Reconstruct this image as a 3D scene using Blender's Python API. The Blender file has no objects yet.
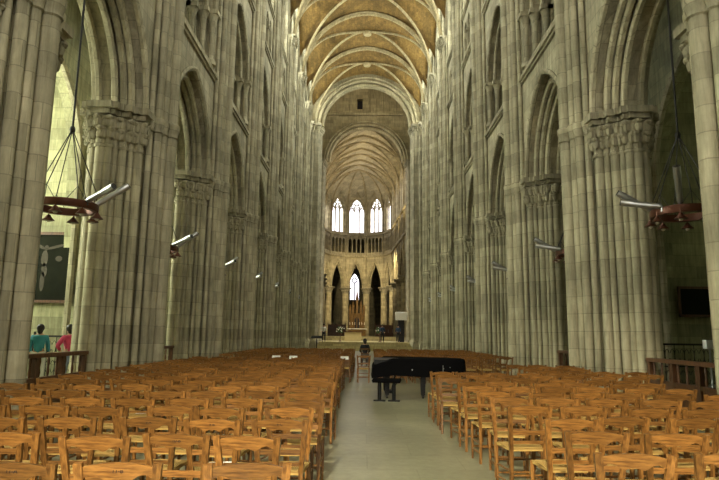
import bpy, bmesh, math, random
from mathutils import Vector, Matrix
from mathutils.geometry import tessellate_polygon
random.seed(7)
PI = math.pi
SC = bpy.context.scene
COL = SC.collection

# ---------------------------------------------------------------- helpers
class MB:
    def __init__(s): s.v = []; s.f = []; s.m = []; s.M = None
    def add(s, vs, fs, mi=0):
        b = len(s.v)
        if s.M is not None: vs = [s.M @ Vector(p) for p in vs]
        s.v += [tuple(p) for p in vs]
        s.f += [tuple(i + b for i in f) for f in fs]
        s.m += [mi] * len(fs)
    def box(s, c, d, R=None, mi=0):
        x, y, z = d[0]/2, d[1]/2, d[2]/2
        P = [Vector((a*x, b*y, e*z)) for a in (-1, 1) for b in (-1, 1) for e in (-1, 1)]
        if R is not None: P = [R @ p for p in P]
        P = [p + Vector(c) for p in P]
        s.add(P, [(0,1,3,2),(4,6,7,5),(0,4,5,1),(2,3,7,6),(0,2,6,4),(1,5,7,3)], mi)
    def b2(s, a, b, mi=0):
        s.box([(a[i]+b[i])/2 for i in range(3)], [abs(b[i]-a[i]) for i in range(3)], None, mi)
    def tube(s, pts, r, n=8, mi=0, closed=False):
        pts = [Vector(p) for p in pts]; N = len(pts)
        rs = r if isinstance(r, (list, tuple)) else [r]*N
        vs = []; ref = None
        for i, p in enumerate(pts):
            if closed: t = pts[(i+1) % N] - pts[i-1]
            else: t = pts[min(i+1, N-1)] - pts[max(i-1, 0)]
            t.normalize()
            if ref is None:
                ref = Vector((0,0,1)) if abs(t.z) < .9 else Vector((1,0,0))
            a = t.cross(ref).normalized(); b = a.cross(t).normalized(); ref = b
            for k in range(n):
                q = 2*PI*k/n + PI/n
                vs.append(p + (a*math.cos(q) + b*math.sin(q))*rs[i])
        fs = []
        for i in range(N if closed else N-1):
            j = (i+1) % N
            for k in range(n):
                k2 = (k+1) % n
                fs.append((i*n+k, i*n+k2, j*n+k2, j*n+k))
        if not closed:
            fs.append(tuple(range(n-1, -1, -1))); fs.append(tuple((N-1)*n+k for k in range(n)))
        s.add(vs, fs, mi)
    def bar(s, p0, p1, w, d, mi=0, up=(0,1,0), w1=None, d1=None):
        p0 = Vector(p0); p1 = Vector(p1); t = (p1-p0).normalized()
        a = Vector(up).cross(t)
        if a.length < 1e-4: a = Vector((1,0,0)).cross(t)
        a.normalize(); b = t.cross(a)
        w1 = w if w1 is None else w1; d1 = d if d1 is None else d1
        vs = []
        for p, ww, dd in ((p0, w, d), (p1, w1, d1)):
            for (i, j) in ((-1,-1),(1,-1),(1,1),(-1,1)):
                vs.append(p + a*(i*ww/2) + b*(j*dd/2))
        s.add(vs, [(3,2,1,0),(4,5,6,7),(0,1,5,4),(1,2,6,5),(2,3,7,6),(3,0,4,7)], mi)
    def lathe(s, prof, c=(0,0,0), n=16, mi=0, sx=1, sy=1, R=None):
        vs = []; c = Vector(c)
        for r, z in prof:
            for k in range(n):
                q = 2*PI*k/n
                p = Vector((r*math.cos(q)*sx, r*math.sin(q)*sy, z))
                if R is not None: p = R @ p
                vs.append(p + c)
        fs = []
        for i in range(len(prof)-1):
            for k in range(n):
                k2 = (k+1) % n
                fs.append((i*n+k, i*n+k2, (i+1)*n+k2, (i+1)*n+k))
        fs.append(tuple(range(n-1, -1, -1))); fs.append(tuple((len(prof)-1)*n+k for k in range(n)))
        s.add(vs, fs, mi)
    def ball(s, c, r, n=8, m=5, mi=0, R=None):
        if not isinstance(r, (list, tuple)): r = (r, r, r)
        c = Vector(c); vs = []
        for i in range(m+1):
            t = PI*i/m
            for k in range(n):
                q = 2*PI*k/n
                p = Vector((r[0]*math.sin(t)*math.cos(q), r[1]*math.sin(t)*math.sin(q), r[2]*math.cos(t)))
                if R is not None: p = R @ p
                vs.append(p + c)
        fs = []
        for i in range(m):
            for k in range(n):
                k2 = (k+1) % n
                fs.append((i*n+k, (i+1)*n+k, (i+1)*n+k2, i*n+k2))
        s.add(vs, fs, mi)
    def loft(s, levels, mi=0):   # list of (polygon2d, z)
        n = len(levels[0][0]); vs = []
        for poly, z in levels:
            vs += [(p[0], p[1], z) for p in poly]
        fs = []
        for i in range(len(levels)-1):
            for k in range(n):
                k2 = (k+1) % n
                fs.append((i*n+k, i*n+k2, (i+1)*n+k2, (i+1)*n+k))
        fs.append(tuple(range(n-1, -1, -1))); fs.append(tuple((len(levels)-1)*n+k for k in range(n)))
        s.add(vs, fs, mi)
    def slab(s, outer, holes, x0, x1, mi=0):
        """polygon in (u,z) with holes, thickness along x from x0 to x1; u becomes y"""
        loops = [outer] + holes
        tri = tessellate_polygon([[Vector((p[0], p[1], 0)) for p in l] for l in loops])
        flat = [p for l in loops for p in l]
        n = len(flat)
        vs = [(x0, p[0], p[1]) for p in flat] + [(x1, p[0], p[1]) for p in flat]
        fs = [tuple(t) for t in tri] + [tuple(i+n for i in reversed(t)) for t in tri]
        b = 0
        for l in loops:
            m = len(l)
            for i in range(m):
                j = (i+1) % m
                fs.append((b+i, b+j, n+b+j, n+b+i))
            b += m
        s.add(vs, fs, mi)
    def mesh(s, name, mats, smooth=False, angle=35):
        me = bpy.data.meshes.new(name)
        me.from_pydata(s.v, [], s.f)
        mats = mats if isinstance(mats, (list, tuple)) else [mats]
        for m in mats: me.materials.append(m)
        me.polygons.foreach_set('material_index', s.m)
        bm = bmesh.new(); bm.from_mesh(me)
        bmesh.ops.recalc_face_normals(bm, faces=bm.faces)
        if smooth:
            for f in bm.faces: f.smooth = True
            for e in bm.edges:
                if len(e.link_faces) != 2 or e.calc_face_angle(0) > math.radians(angle): e.smooth = False
        bm.to_mesh(me); bm.free()
        return me
    def build(s, name, mats, parent=None, smooth=False, loc=None, M=None, angle=35):
        return link(name, s.mesh(name, mats, smooth, angle), parent, loc, M)

def link(name, me, parent=None, loc=None, M=None):
    o = bpy.data.objects.new(name, me); COL.objects.link(o)
    if parent is not None: o.parent = parent
    if M is not None: o.matrix_world = M
    if loc is not None: o.location = loc
    return o
def empty(name, loc=(0,0,0), rz=0, M=None):
    o = bpy.data.objects.new(name, None); COL.objects.link(o)
    o.empty_display_size = .1
    o.location = loc; o.rotation_euler = (0,0,rz)
    if M is not None: o.matrix_world = M
    return o
def tag(o, label=None, cat=None, group=None, kind=None):
    if label: o['label'] = label
    if cat: o['category'] = cat
    if group: o['group'] = group
    if kind: o['kind'] = kind
    return o
def struct(o):
    o['kind'] = 'structure'; return o
def copy_tree(o, parent=None):
    c = o.copy(); COL.objects.link(c)
    if parent is not None: c.parent = parent
    for ch in KIDS.get(o.name, []): copy_tree(ch, c)
    return c
KIDS = {}
def index_kids():
    KIDS.clear()
    for o in bpy.data.objects:
        if o.parent: KIDS.setdefault(o.parent.name, []).append(o)
ORD = ['first','second','third','fourth','fifth','sixth','seventh','eighth','ninth','tenth','eleventh','twelfth','thirteenth','fourteenth','fifteenth','sixteenth','seventeenth','eighteenth','nineteenth','twentieth']

# ---------------------------------------------------------------- materials
def newmat(name):
    m = bpy.data.materials.new(name); m.use_nodes = True
    nt = m.node_tree; b = nt.nodes['Principled BSDF']
    return m, nt, b
def N(nt, t, **kw):
    n = nt.nodes.new(t)
    for k, v in kw.items(): setattr(n, k, v)
    return n
def plain(name, col, rough=.6, metal=0, spec=.5, var=.12, nscale=6, emit=None, es=0):
    m, nt, b = newmat(name)
    b.inputs['Roughness'].default_value = rough; b.inputs['Metallic'].default_value = metal
    b.inputs['Specular IOR Level'].default_value = spec
    tc = N(nt, 'ShaderNodeTexCoord'); no = N(nt, 'ShaderNodeTexNoise')
    no.inputs['Scale'].default_value = nscale; no.inputs['Detail'].default_value = 3
    nt.links.new(tc.outputs['Object'], no.inputs['Vector'])
    mx = N(nt, 'ShaderNodeMix', data_type='RGBA')
    mx.inputs[6].default_value = (*[c*(1-var) for c in col], 1)
    mx.inputs[7].default_value = (*[min(1, c*(1+var)) for c in col], 1)
    nt.links.new(no.outputs['Fac'], mx.inputs[0]); nt.links.new(mx.outputs[2], b.inputs['Base Color'])
    if emit:
        b.inputs['Emission Color'].default_value = (*emit, 1); b.inputs['Emission Strength'].default_value = es
    return m
def stone(name, col, bw=.7, bh=.36, mort=.01, mcol=.72, var=.2, stain=.45, bump=.35, rough=.85, tint=(1.0,.93,.74), yz=None, streak=.8):
    m, nt, b = newmat(name)
    b.inputs['Roughness'].default_value = rough; b.inputs['Specular IOR Level'].default_value = .25
    tc = N(nt, 'ShaderNodeTexCoord'); sp = N(nt, 'ShaderNodeSeparateXYZ')
    nt.links.new(tc.outputs['Object'], sp.inputs[0])
    ad = N(nt, 'ShaderNodeMath', operation='ADD'); cb = N(nt, 'ShaderNodeCombineXYZ')
    if yz is None:
        nt.links.new(sp.outputs[0], ad.inputs[0]); nt.links.new(sp.outputs[1], ad.inputs[1])
        nt.links.new(ad.outputs[0], cb.inputs[0]); nt.links.new(sp.outputs[2], cb.inputs[1])
    else:
        nt.links.new(sp.outputs[yz[0]], cb.inputs[0]); nt.links.new(sp.outputs[yz[1]], cb.inputs[1])
    br = N(nt, 'ShaderNodeTexBrick')
    br.inputs['Scale'].default_value = 1; br.inputs['Brick Width'].default_value = bw; br.inputs['Row Height'].default_value = bh
    br.inputs['Mortar Size'].default_value = mort; br.inputs['Mortar Smooth'].default_value = .4; br.inputs['Bias'].default_value = 0
    br.inputs['Color1'].default_value = (*[c*(1-var) for c in col], 1)
    br.inputs['Color2'].default_value = (*[min(1,c*(1+var)) for c in col], 1)
    br.inputs['Mortar'].default_value = (*[c*mcol for c in col], 1)
    nt.links.new(cb.outputs[0], br.inputs['Vector'])
    # weathering patina: large noise
    no = N(nt, 'ShaderNodeTexNoise'); no.inputs['Scale'].default_value = .55; no.inputs['Detail'].default_value = 6; no.inputs['Roughness'].default_value = .65
    nt.links.new(tc.outputs['Object'], no.inputs['Vector'])
    rp = N(nt, 'ShaderNodeValToRGB'); rp.color_ramp.elements[0].position = .34; rp.color_ramp.elements[1].position = .66
    rp.color_ramp.elements[0].color = (1-stain, 1-stain, (1-stain)*.92, 1); rp.color_ramp.elements[1].color = (*tint, 1)
    rp.color_ramp.elements[1].color = (1.0, .985, .93, 1)
    nt.links.new(no.outputs['Fac'], rp.inputs[0])
    mu = N(nt, 'ShaderNodeMix', data_type='RGBA', blend_type='MULTIPLY'); mu.inputs[0].default_value = 1
    nt.links.new(br.outputs['Color'], mu.inputs[6]); nt.links.new(rp.outputs[0], mu.inputs[7])
    # mottling and vertical water streaks in the stone
    mp = N(nt, 'ShaderNodeMapping'); mp.inputs['Scale'].default_value = (5, 5, .5)
    nt.links.new(tc.outputs['Object'], mp.inputs[0])
    n3 = N(nt, 'ShaderNodeTexNoise'); n3.inputs['Scale'].default_value = 1.6; n3.inputs['Detail'].default_value = 6; n3.inputs['Roughness'].default_value = .7
    nt.links.new(mp.outputs[0], n3.inputs['Vector'])
    r3 = N(nt, 'ShaderNodeValToRGB'); r3.color_ramp.elements[0].position = .36; r3.color_ramp.elements[1].position = .62
    r3.color_ramp.elements[0].color = (.60, .58, .52, 1); r3.color_ramp.elements[1].color = (1.1, 1.06, 1.0, 1)
    nt.links.new(n3.outputs['Fac'], r3.inputs[0])
    m3 = N(nt, 'ShaderNodeMix', data_type='RGBA', blend_type='MULTIPLY'); m3.inputs[0].default_value = streak
    nt.links.new(mu.outputs[2], m3.inputs[6]); nt.links.new(r3.outputs[0], m3.inputs[7]); mu = m3
    oi = N(nt, 'ShaderNodeObjectInfo'); mr = N(nt, 'ShaderNodeMapRange')
    mr.inputs[3].default_value = .93; mr.inputs[4].default_value = 1.07
    nt.links.new(oi.outputs['Random'], mr.inputs[0])
    hs = N(nt, 'ShaderNodeHueSaturation'); nt.links.new(mr.outputs[0], hs.inputs['Value'])
    nt.links.new(mu.outputs[2], hs.inputs['Color']); nt.links.new(hs.outputs[0], b.inputs['Base Color'])
    n2 = N(nt, 'ShaderNodeTexNoise'); n2.inputs['Scale'].default_value = 9; n2.inputs['Detail'].default_value = 5
    nt.links.new(tc.outputs['Object'], n2.inputs['Vector'])
    sb = N(nt, 'ShaderNodeMath', operation='MULTIPLY_ADD'); sb.inputs[1].default_value = -.8
    nt.links.new(br.outputs['Fac'], sb.inputs[0]); nt.links.new(n2.outputs['Fac'], sb.inputs[2])
    bp = N(nt, 'ShaderNodeBump'); bp.inputs['Strength'].default_value = bump; bp.inputs['Distance'].default_value = .03
    nt.links.new(sb.outputs[0], bp.inputs['Height']); nt.links.new(bp.outputs[0], b.inputs['Normal'])
    return m
def wood(name, c1, c2, rough=.38, scale=(30, 30, 3), rv=.22):
    m, nt, b = newmat(name)
    b.inputs['Roughness'].default_value = rough; b.inputs['Specular IOR Level'].default_value = .45
    tc = N(nt, 'ShaderNodeTexCoord'); mp = N(nt, 'ShaderNodeMapping'); mp.inputs['Scale'].default_value = scale
    nt.links.new(tc.outputs['Object'], mp.inputs[0])
    no = N(nt, 'ShaderNodeTexNoise'); no.inputs['Scale'].default_value = 1.2; no.inputs['Detail'].default_value = 5; no.inputs['Roughness'].default_value = .6
    nt.links.new(mp.outputs[0], no.inputs['Vector'])
    mx = N(nt, 'ShaderNodeMix', data_type='RGBA'); mx.inputs[6].default_value = (*c1, 1); mx.inputs[7].default_value = (*c2, 1)
    rp = N(nt, 'ShaderNodeMapRange'); rp.inputs[1].default_value = .35; rp.inputs[2].default_value = .65
    nt.links.new(no.outputs['Fac'], rp.inputs[0]); nt.links.new(rp.outputs[0], mx.inputs[0])
    oi = N(nt, 'ShaderNodeObjectInfo'); mr = N(nt, 'ShaderNodeMapRange'); mr.inputs[3].default_value = 1-rv; mr.inputs[4].default_value = 1+rv
    nt.links.new(oi.outputs['Random'], mr.inputs[0])
    hs = N(nt, 'ShaderNodeHueSaturation'); nt.links.new(mr.outputs[0], hs.inputs['Value'])
    nt.links.new(mx.outputs[2], hs.inputs['Color']); nt.links.new(hs.outputs[0], b.inputs['Base Color'])
    return m
M_WH = None
def rush(name):
    m, nt, b = newmat(name)
    b.inputs['Roughness'].default_value = .75
    tc = N(nt, 'ShaderNodeTexCoord'); sp = N(nt, 'ShaderNodeSeparateXYZ'); nt.links.new(tc.outputs['Object'], sp.inputs[0])
    ax = N(nt, 'ShaderNodeMath', operation='ABSOLUTE'); ay = N(nt, 'ShaderNodeMath', operation='ABSOLUTE')
    nt.links.new(sp.outputs[0], ax.inputs[0]); nt.links.new(sp.outputs[1], ay.inputs[0])
    mxm = N(nt, 'ShaderNodeMath', operation='MAXIMUM'); nt.links.new(ax.outputs[0], mxm.inputs[0]); nt.links.new(ay.outputs[0], mxm.inputs[1])
    ml = N(nt, 'ShaderNodeMath', operation='MULTIPLY'); ml.inputs[1].default_value = 420; nt.links.new(mxm.outputs[0], ml.inputs[0])
    sn = N(nt, 'ShaderNodeMath', operation='SINE'); nt.links.new(ml.outputs[0], sn.inputs[0])
    mr = N(nt, 'ShaderNodeMapRange'); mr.inputs[1].default_value = -1; nt.links.new(sn.outputs[0], mr.inputs[0])
    mx = N(nt, 'ShaderNodeMix', data_type='RGBA'); mx.inputs[6].default_value = (.24,.14,.035,1); mx.inputs[7].default_value = (.58,.38,.11,1)
    nt.links.new(mr.outputs[0], mx.inputs[0]); nt.links.new(mx.outputs[2], b.inputs['Base Color'])
    bp = N(nt, 'ShaderNodeBump'); bp.inputs['Strength'].default_value = .5; bp.inputs['Distance'].default_value = .006
    nt.links.new(mr.outputs[0], bp.inputs['Height']); nt.links.new(bp.outputs[0], b.inputs['Normal'])
    return m
def glassmat(name, c1, c2, strength, cell=1.6):
    """backlit leaded stained glass: daylight through small coloured quarries"""
    m, nt, b = newmat(name)
    tc = N(nt, 'ShaderNodeTexCoord'); vo = N(nt, 'ShaderNodeTexVoronoi'); vo.inputs['Scale'].default_value = cell
    nt.links.new(tc.outputs['Object'], vo.inputs['Vector'])
    sp = N(nt, 'ShaderNodeSeparateColor'); nt.links.new(vo.outputs['Color'], sp.inputs[0])
    mx = N(nt, 'ShaderNodeMix', data_type='RGBA'); mx.inputs[6].default_value = (*c1, 1); mx.inputs[7].default_value = (*c2, 1)
    rp = N(nt, 'ShaderNodeMapRange'); rp.inputs[1].default_value = .55; rp.inputs[2].default_value = .9
    nt.links.new(sp.outputs[0], rp.inputs[0]); nt.links.new(rp.outputs[0], mx.inputs[0])
    b.inputs['Base Color'].default_value = (.1,.1,.1,1); b.inputs['Roughness'].default_value = .2
    nt.links.new(mx.outputs[2], b.inputs['Emission Color']); b.inputs['Emission Strength'].default_value = strength
    return m

STONE = (.455, .425, .318)
M_wall = stone('ashlar_stone', STONE)
M_pier = stone('pier_stone', tuple(c*1.02 for c in STONE), bw=.55, bh=.42)
M_carve = stone('carved_stone', tuple(c*.9 for c in STONE), bw=5, bh=5, mort=0, bump=.5)
M_aisle = stone('aisle_stone', (.40,.40,.265), bw=.8, bh=.4, stain=.45)
M_choir = stone('choir_stone', (.44,.395,.265), bw=.7, bh=.4, stain=.25)
M_rib = stone('rib_stone', (.37,.315,.19), bw=.5, bh=.4, stain=.2, bump=.1)
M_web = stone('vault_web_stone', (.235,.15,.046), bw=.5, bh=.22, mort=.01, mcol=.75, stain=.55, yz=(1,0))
M_floor = stone('flagstone_floor', (.30,.305,.225), bw=1.15, bh=.8, mort=.008, mcol=.8, var=.1, stain=.3, bump=.06, rough=.32, yz=(0,1), streak=.45)
M_wood = wood('chair_wood', (.09,.036,.008), (.275,.13,.033), rough=.34, rv=.32, scale=(50, 50, 6))
M_woodh = wood('chair_rail_wood', (.09,.036,.008), (.275,.13,.033), rough=.34, rv=.32, scale=(7, 50, 70))
M_wooddark = wood('dark_oak', (.05,.022,.01), (.13,.055,.022), rough=.45)
M_rush = rush('woven_rush')
M_ink = plain('stencil_ink', (.03,.015,.008), .8)
M_black = plain('black_cloth', (.004,.004,.0045), .95, spec=.04)
M_blackgloss = plain('black_lacquer', (.006,.006,.006), .45, spec=.2)
M_iron = plain('dark_iron', (.02,.018,.016), .5, .4)
M_bronze = plain('bronze_red_metal', (.10,.032,.016), .4, .5)
M_silver = plain('silver_lamp_metal', (.42,.42,.41), .3, .8)
M_glassdark = plain('dark_lamp_glass', (.05,.05,.05), .15)
M_gold = plain('gilded_wood', (.15,.085,.025), .45, .3, var=.4, nscale=3)
M_white = plain('white_paper', (.8,.8,.76), .7, var=.03)
M_cream = plain('cream_cloth', (.62,.52,.28), .8)
M_skin = plain('skin', (.45,.26,.17), .6)
M_hair = plain('dark_hair', (.012,.008,.006), .6)
M_teal = plain('teal_cotton', (.03,.22,.28), .8)
M_pink = plain('raspberry_cotton', (.50,.045,.12), .8)
M_pale = plain('pale_trousers', (.62,.63,.62), .8)
M_jean = plain('blue_denim', (.20,.24,.36), .8)
M_dark = plain('dark_wool', (.015,.015,.02), .85)
M_grey = plain('grey_wool', (.16,.16,.16), .85)
M_bluecl = plain('blue_wool', (.03,.06,.12), .85)
M_leaf = plain('flower_leaves', (.05,.09,.03), .7, var=.4)
M_flower = plain('flower_petals', (.7,.66,.55), .7, var=.25, nscale=20)
M_candle = plain('candle_wax', (.85,.8,.65), .5)
M_bulb = plain('lit_bulb', (1,.8,.4), .4, emit=(1,.62,.22), es=14)
M_bulboff = plain('unlit_bulb', (.55,.5,.42), .3)
M_canvas = plain('old_oil_paint', (.0075,.0085,.0035), .85, spec=.1, var=.75, nscale=2.2)
M_figure = plain('pale_oil_paint', (.035,.026,.011), .8, var=.45, nscale=7)
G_nave = glassmat('nave_clerestory_glass', (.95,1,.92), (.8,.85,.8), 15)
G_west = glassmat('west_window_glass', (1,.97,.84), (.9,.85,.8), 5.5)
G_choir = glassmat('choir_window_glass', (1,.98,1), (.75,.66,.85), 3.2, 1.3)
G_chapelL = glassmat('pale_chapel_glass', (.95,1,.78), (.85,.9,.7), 30)
G_chapelR = glassmat('dark_chapel_glass', (.7,.72,.42), (.2,.25,.12), 1.4)
G_amb = glassmat('dark_ambulatory_glass', (.5,.5,.8), (.1,.1,.25), .5)
G_doorglow = glassmat('added_door_glow', (1,.96,.85), (.95,.95,.9), 6)  # glow of the added west door
G_trans = glassmat('transept_glass', (1,.98,.9), (.8,.8,.9), 12)

# ---------------------------------------------------------------- pointed arches
def arch(h, z0, apex, n=10, u0=0):
    """pointed arch points from (-h,z0) over the apex to (h,z0)"""
    rise = apex - z0; R = (rise*rise + h*h) / (2*h)
    out = []
    cx = R - h; a1 = math.acos(max(-1, min(1, cx / R)))
    for i in range(n+1):
        a = PI - a1*i/n
        out.append((u0 + cx + R*math.cos(a), z0 + R*math.sin(a)))
    for i in range(n-1, -1, -1):
        a = PI - a1*i/n
        out.append((u0 - (cx + R*math.cos(a)), z0 + R*math.sin(a)))
    return out
def archz(h, z0, apex, u):
    rise = apex - z0; R = (rise*rise + h*h) / (2*h); cx = R - h
    u = min(abs(u), h)
    return z0 + math.sqrt(max(0, R*R - (u + cx)**2))
def opening(h, sill, spring, apex, n=10, u0=0):
    return arch(h, spring, apex, n, u0) + [(u0+h, sill), (u0-h, sill)]
def bay_outline(hw, top, z0, h, spring, apex, n=12):
    return [(-hw, top), (-hw, z0)] + arch(h, spring, apex, n) + [(hw, z0), (hw, top)]

# ---------------------------------------------------------------- nave dimensions
BAY = 6.0; XC = 6.3
PIERY = [-3.2 + BAY*i for i in range(10)]        # -3 ... 51
BAYY = [-6.2 + BAY*i for i in range(11)]         # -6 ... 54
SPR, VSPR, VTOP = 6.9, 22.0, 27.5

def add_bay(mb, strings, rolls, cols):
    """one bay of the nave wall, local frame: nave towards +x, wall from x=.75 (nave face) outward to -.9; y along nave"""
    tri = lambda h: [opening(h, 17.3, 18.5, 19.2, 5, u) for u in (-1.5, -.5, .5, 1.5)]
    # nave-side order
    mb.slab(bay_outline(3, 28.6, SPR, 2.25, SPR, 9.95), [opening(2.12, 10.95, 13.0, 15.75), opening(2.2, 20.3, 23.6, 27.2)] + tri(.4), .45, .75)
    mb.slab(bay_outline(3, 28.6, SPR, 2.02, SPR, 9.65), [opening(1.88, 10.95, 13.0, 15.45), opening(2.0, 20.4, 23.6, 27.0)], .15, .45)
    mb.slab(bay_outline(3, 28.6, SPR, 1.78, SPR, 9.35), [opening(1.62, 10.95, 13.0, 15.15), opening(1.85, 20.5, 23.6, 26.8)], -.25, .15)
    mb.slab(bay_outline(3, 16.5, SPR, 2.02, SPR, 9.65), [opening(1.88, 10.95, 13.0, 15.45)], -.45, -.25)
    mb.slab(bay_outline(3, 16.5, SPR, 2.25, SPR, 9.95), [opening(2.12, 10.95, 13.0, 15.75)], -.62, -.45)
    for z, p, hh in ((10.55, .13, .13), (16.75, .15, .15), (19.75, .13, .14)):
        strings.b2((.73, -3, z), (.75+p, 3, z+hh)); strings.b2((.73, -3, z-.1), (.75+p*.55, 3, z))
    # roll mouldings
    for x, h, ap in ((.74, 2.19, 9.88), (.47, 1.96, 9.58), (.3, 1.9, 9.5), (.16, 1.72, 9.28), (-.23, 1.72, 9.28), (-.43, 1.96, 9.58)):
        rolls.tube([(x, u, z) for u, z in arch(h, SPR, ap, 12)], .085, 6)
    for x, h, ap in ((.73, 2.07, 15.68), (.46, 1.83, 15.38), (.16, 1.57, 15.08), (-.23, 1.57, 15.08)):
        rolls.tube([(x, u, z) for u, z in arch(h, 13.0, ap, 12)], .075, 6)
    rolls.tube([(.76, u, z) for u, z in arch(2.75, VSPR, 27.3, 12)], .11, 6)
    # colonnettes of the upper openings
    for sgn in (-1, 1):
        for x, h in ((.66, 2.0), (.38, 1.76), (.06, 1.5), (-.16, 1.5)):
            u = sgn*h
            cols.tube([(x, u, 10.95), (x, u, 12.45)], .1, 10)
            cols.lathe([(.1, 12.4), (.14, 12.55), (.13, 12.62), (.22, 12.85)], (x, u, 0), 10)
            cols.box((x, u, 12.93), (.46, .46, .16))
            cols.lathe([(.2, 10.95), (.2, 11.08), (.12, 11.2)], (x, u, 0), 10)
    # triforium colonnettes and clerestory tracery
    for u in (-1, 0, 1):
        cols.tube([(.66, u, 17.2), (.66, u, 18.4)], .09, 8)
        cols.box((.66, u, 18.45), (.28, .28, .16))
    for u in (-.92, 0, .92):
        cols.b2((-.12, u-.06, 20.5), (.04, u+.06, 25.4))
    for u in (-.92, .92):
        cols.tube([(-.04, a, b) for a, b in arch(.92, 23.6, 25.3, 6, u)], .06, 6)
    cols.tube([(-.04, .62*math.cos(2*PI*k/12), 25.5+.62*math.sin(2*PI*k/12)) for k in range(12)], .06, 6, closed=True)

for side, sx in (('left', -1), ('right', 1)):
    wall, strings, rolls, cols = MB(), MB(), MB(), MB()
    for y in BAYY:
        T = Matrix.Translation((sx*XC, y, 0)) @ (Matrix.Identity(4) if sx < 0 else Matrix.Rotation(PI, 4, 'Z'))
        for q in (wall, strings, rolls, cols): q.M = T
        add_bay(wall, strings, rolls, cols)
        g = MB(); g.slab(opening(1.86, 20.45, 23.6, 26.85), [], -.2, -.17)
        struct(g.build('window_%d' % (BAYY.index(y) + (1 if sx < 0 else 12)), G_nave, None, M=T))
    struct(wall.build('wall_' + side, M_wall))
    i = 1 if sx < 0 else 4
    struct(strings.build('trim_%d' % i, M_carve)); struct(rolls.build('trim_%d' % (i+1), M_pier, smooth=True))
    struct(cols.build('trim_%d' % (i+2), M_pier, smooth=True))

# ---------------------------------------------------------------- piers
def step_outline(o=0.0):
    q = [(.75, .75), (.45, .75), (.45, .98), (.15, .98), (.15, 1.22), (-.25, 1.22), (-.25, .98), (-.42, .95), (-.42, .73), (-.55, .73)]
    pts = [(x + (o if x > 0 else -o), u + o) for x, u in q] + [(x + (o if x > 0 else -o), -u - o) for x, u in reversed(q)]
    return pts
SHAFTS = []                                      # (x, u, r) of the shafts that carry the arch orders
for s in (-1, 1):
    SHAFTS += [(.66, s*.86, .11), (.52, s*.98, .07), (.36, s*1.09, .11), (.24, s*1.22, .07), (.12, s*1.32, .1), (-.05, s*1.34, .13), (-.22, s*1.3, .1), (-.32, s*1.14, .07), (-.38, s*1.0, .1), (-.5, s*.82, .1)]
AISLE = [(-.62, 0, .16), (-.6, .3, .11), (-.6, -.3, .11), (-.56, .56, .09), (-.56, -.56, .09)]
RESP = [(1.14, 0, .16), (1.03, .25, .1), (1.03, -.25, .1), (.96, .45, .1), (.96, -.45, .1), (.83, .64, .075), (.83, -.64, .075)]

def capital_ring(mb, shafts, z0, z1):
    H = z1 - z0
    for x, u, r in shafts:
        mb.lathe([(r*1.25, z0), (r*1.3, z0+.06), (r*1.02, z0+.09), (r*1.1, z0+H*.45), (r*1.6, z0+H*.78), (r*1.75, z0+H*.84)], (x, u, 0), 10)
        for row, (zz, rr, n) in enumerate(((z0+H*.36, r*1.25, 5), (z0+H*.66, r*1.65, 6))):
            for k in range(n):
                a = 2*PI*(k + .5*row)/n + x*3
                c = (x + rr*math.cos(a), u + rr*math.sin(a), zz)
                mb.ball(c, (.05+r*.35, .05+r*.35, .15), 6, 4)
                mb.ball((x + (rr+.05)*math.cos(a), u + (rr+.05)*math.sin(a), zz+.1), (.04+r*.35, .04+r*.35, .07), 6, 4)

pl = MB(); pl.loft([(step_outline(.16), 0), (step_outline(.16), .2), (step_outline(.1), .27), (step_outline(.1), .38), (step_outline(.03), .46)])
for x, u, r in SHAFTS + AISLE + RESP:
    pl.lathe([(r*1.55, 0), (r*1.55, .3), (r*1.4, .36), (r*1.45, .42), (r*1.15, .48), (r*1.2, .53), (r, .58)], (x, u, 0), 10)
sh = MB(); sh.loft([(step_outline(-.06), .4), (step_outline(-.06), SPR)])
for x, u, r in SHAFTS + AISLE: sh.tube([(x, u, .5), (x, u, 6.1)], r, 12)
cp = MB(); capital_ring(cp, SHAFTS + AISLE, 5.85, 6.75)
for x, u, r in SHAFTS + AISLE:
    cp.box((x, u, 6.7), (r*3.6, r*3.6, .12)); cp.box((x, u, 6.84), (r*2.6+.26, r*2.6+.26, .16))
vs = MB()
for x, u, r in RESP: vs.tube([(x, u, .5), (x, u, VSPR)], r, 12)
vs.b2((.7, -.5, .4), (.86, .5, VSPR)); vs.b2((.7, -.22, .4), (1.0, .22, VSPR))
for x, u, r in RESP: vs.lathe([(r, 6.5), (r+.03, 6.53), (r+.01, 6.6), (r+.04, 6.7), (r+.06, 6.78), (r+.06, 6.86), (r, 6.92)], (x, u, 0), 12)
vc = MB(); capital_ring(vc, RESP[:5], VSPR-.75, VSPR)
for x, u, r in RESP[:5]: vc.box((x, u, VSPR-.05), (r*3.4, r*3.4, .16))
vc.b2((.7, -.55, VSPR), (1.28, .55, VSPR+.12))
ms = [('plinth', pl.mesh('plinth', M_pier, True)), ('shaft_cluster', sh.mesh('shaft_cluster', M_pier, True)),
      ('foliage_capital', cp.mesh('foliage_capital', M_carve, True)), ('vault_shaft', vs.mesh('vault_shaft', M_pier, True)),
      ('vault_capital', vc.mesh('vault_capital', M_carve, True))]
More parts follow.
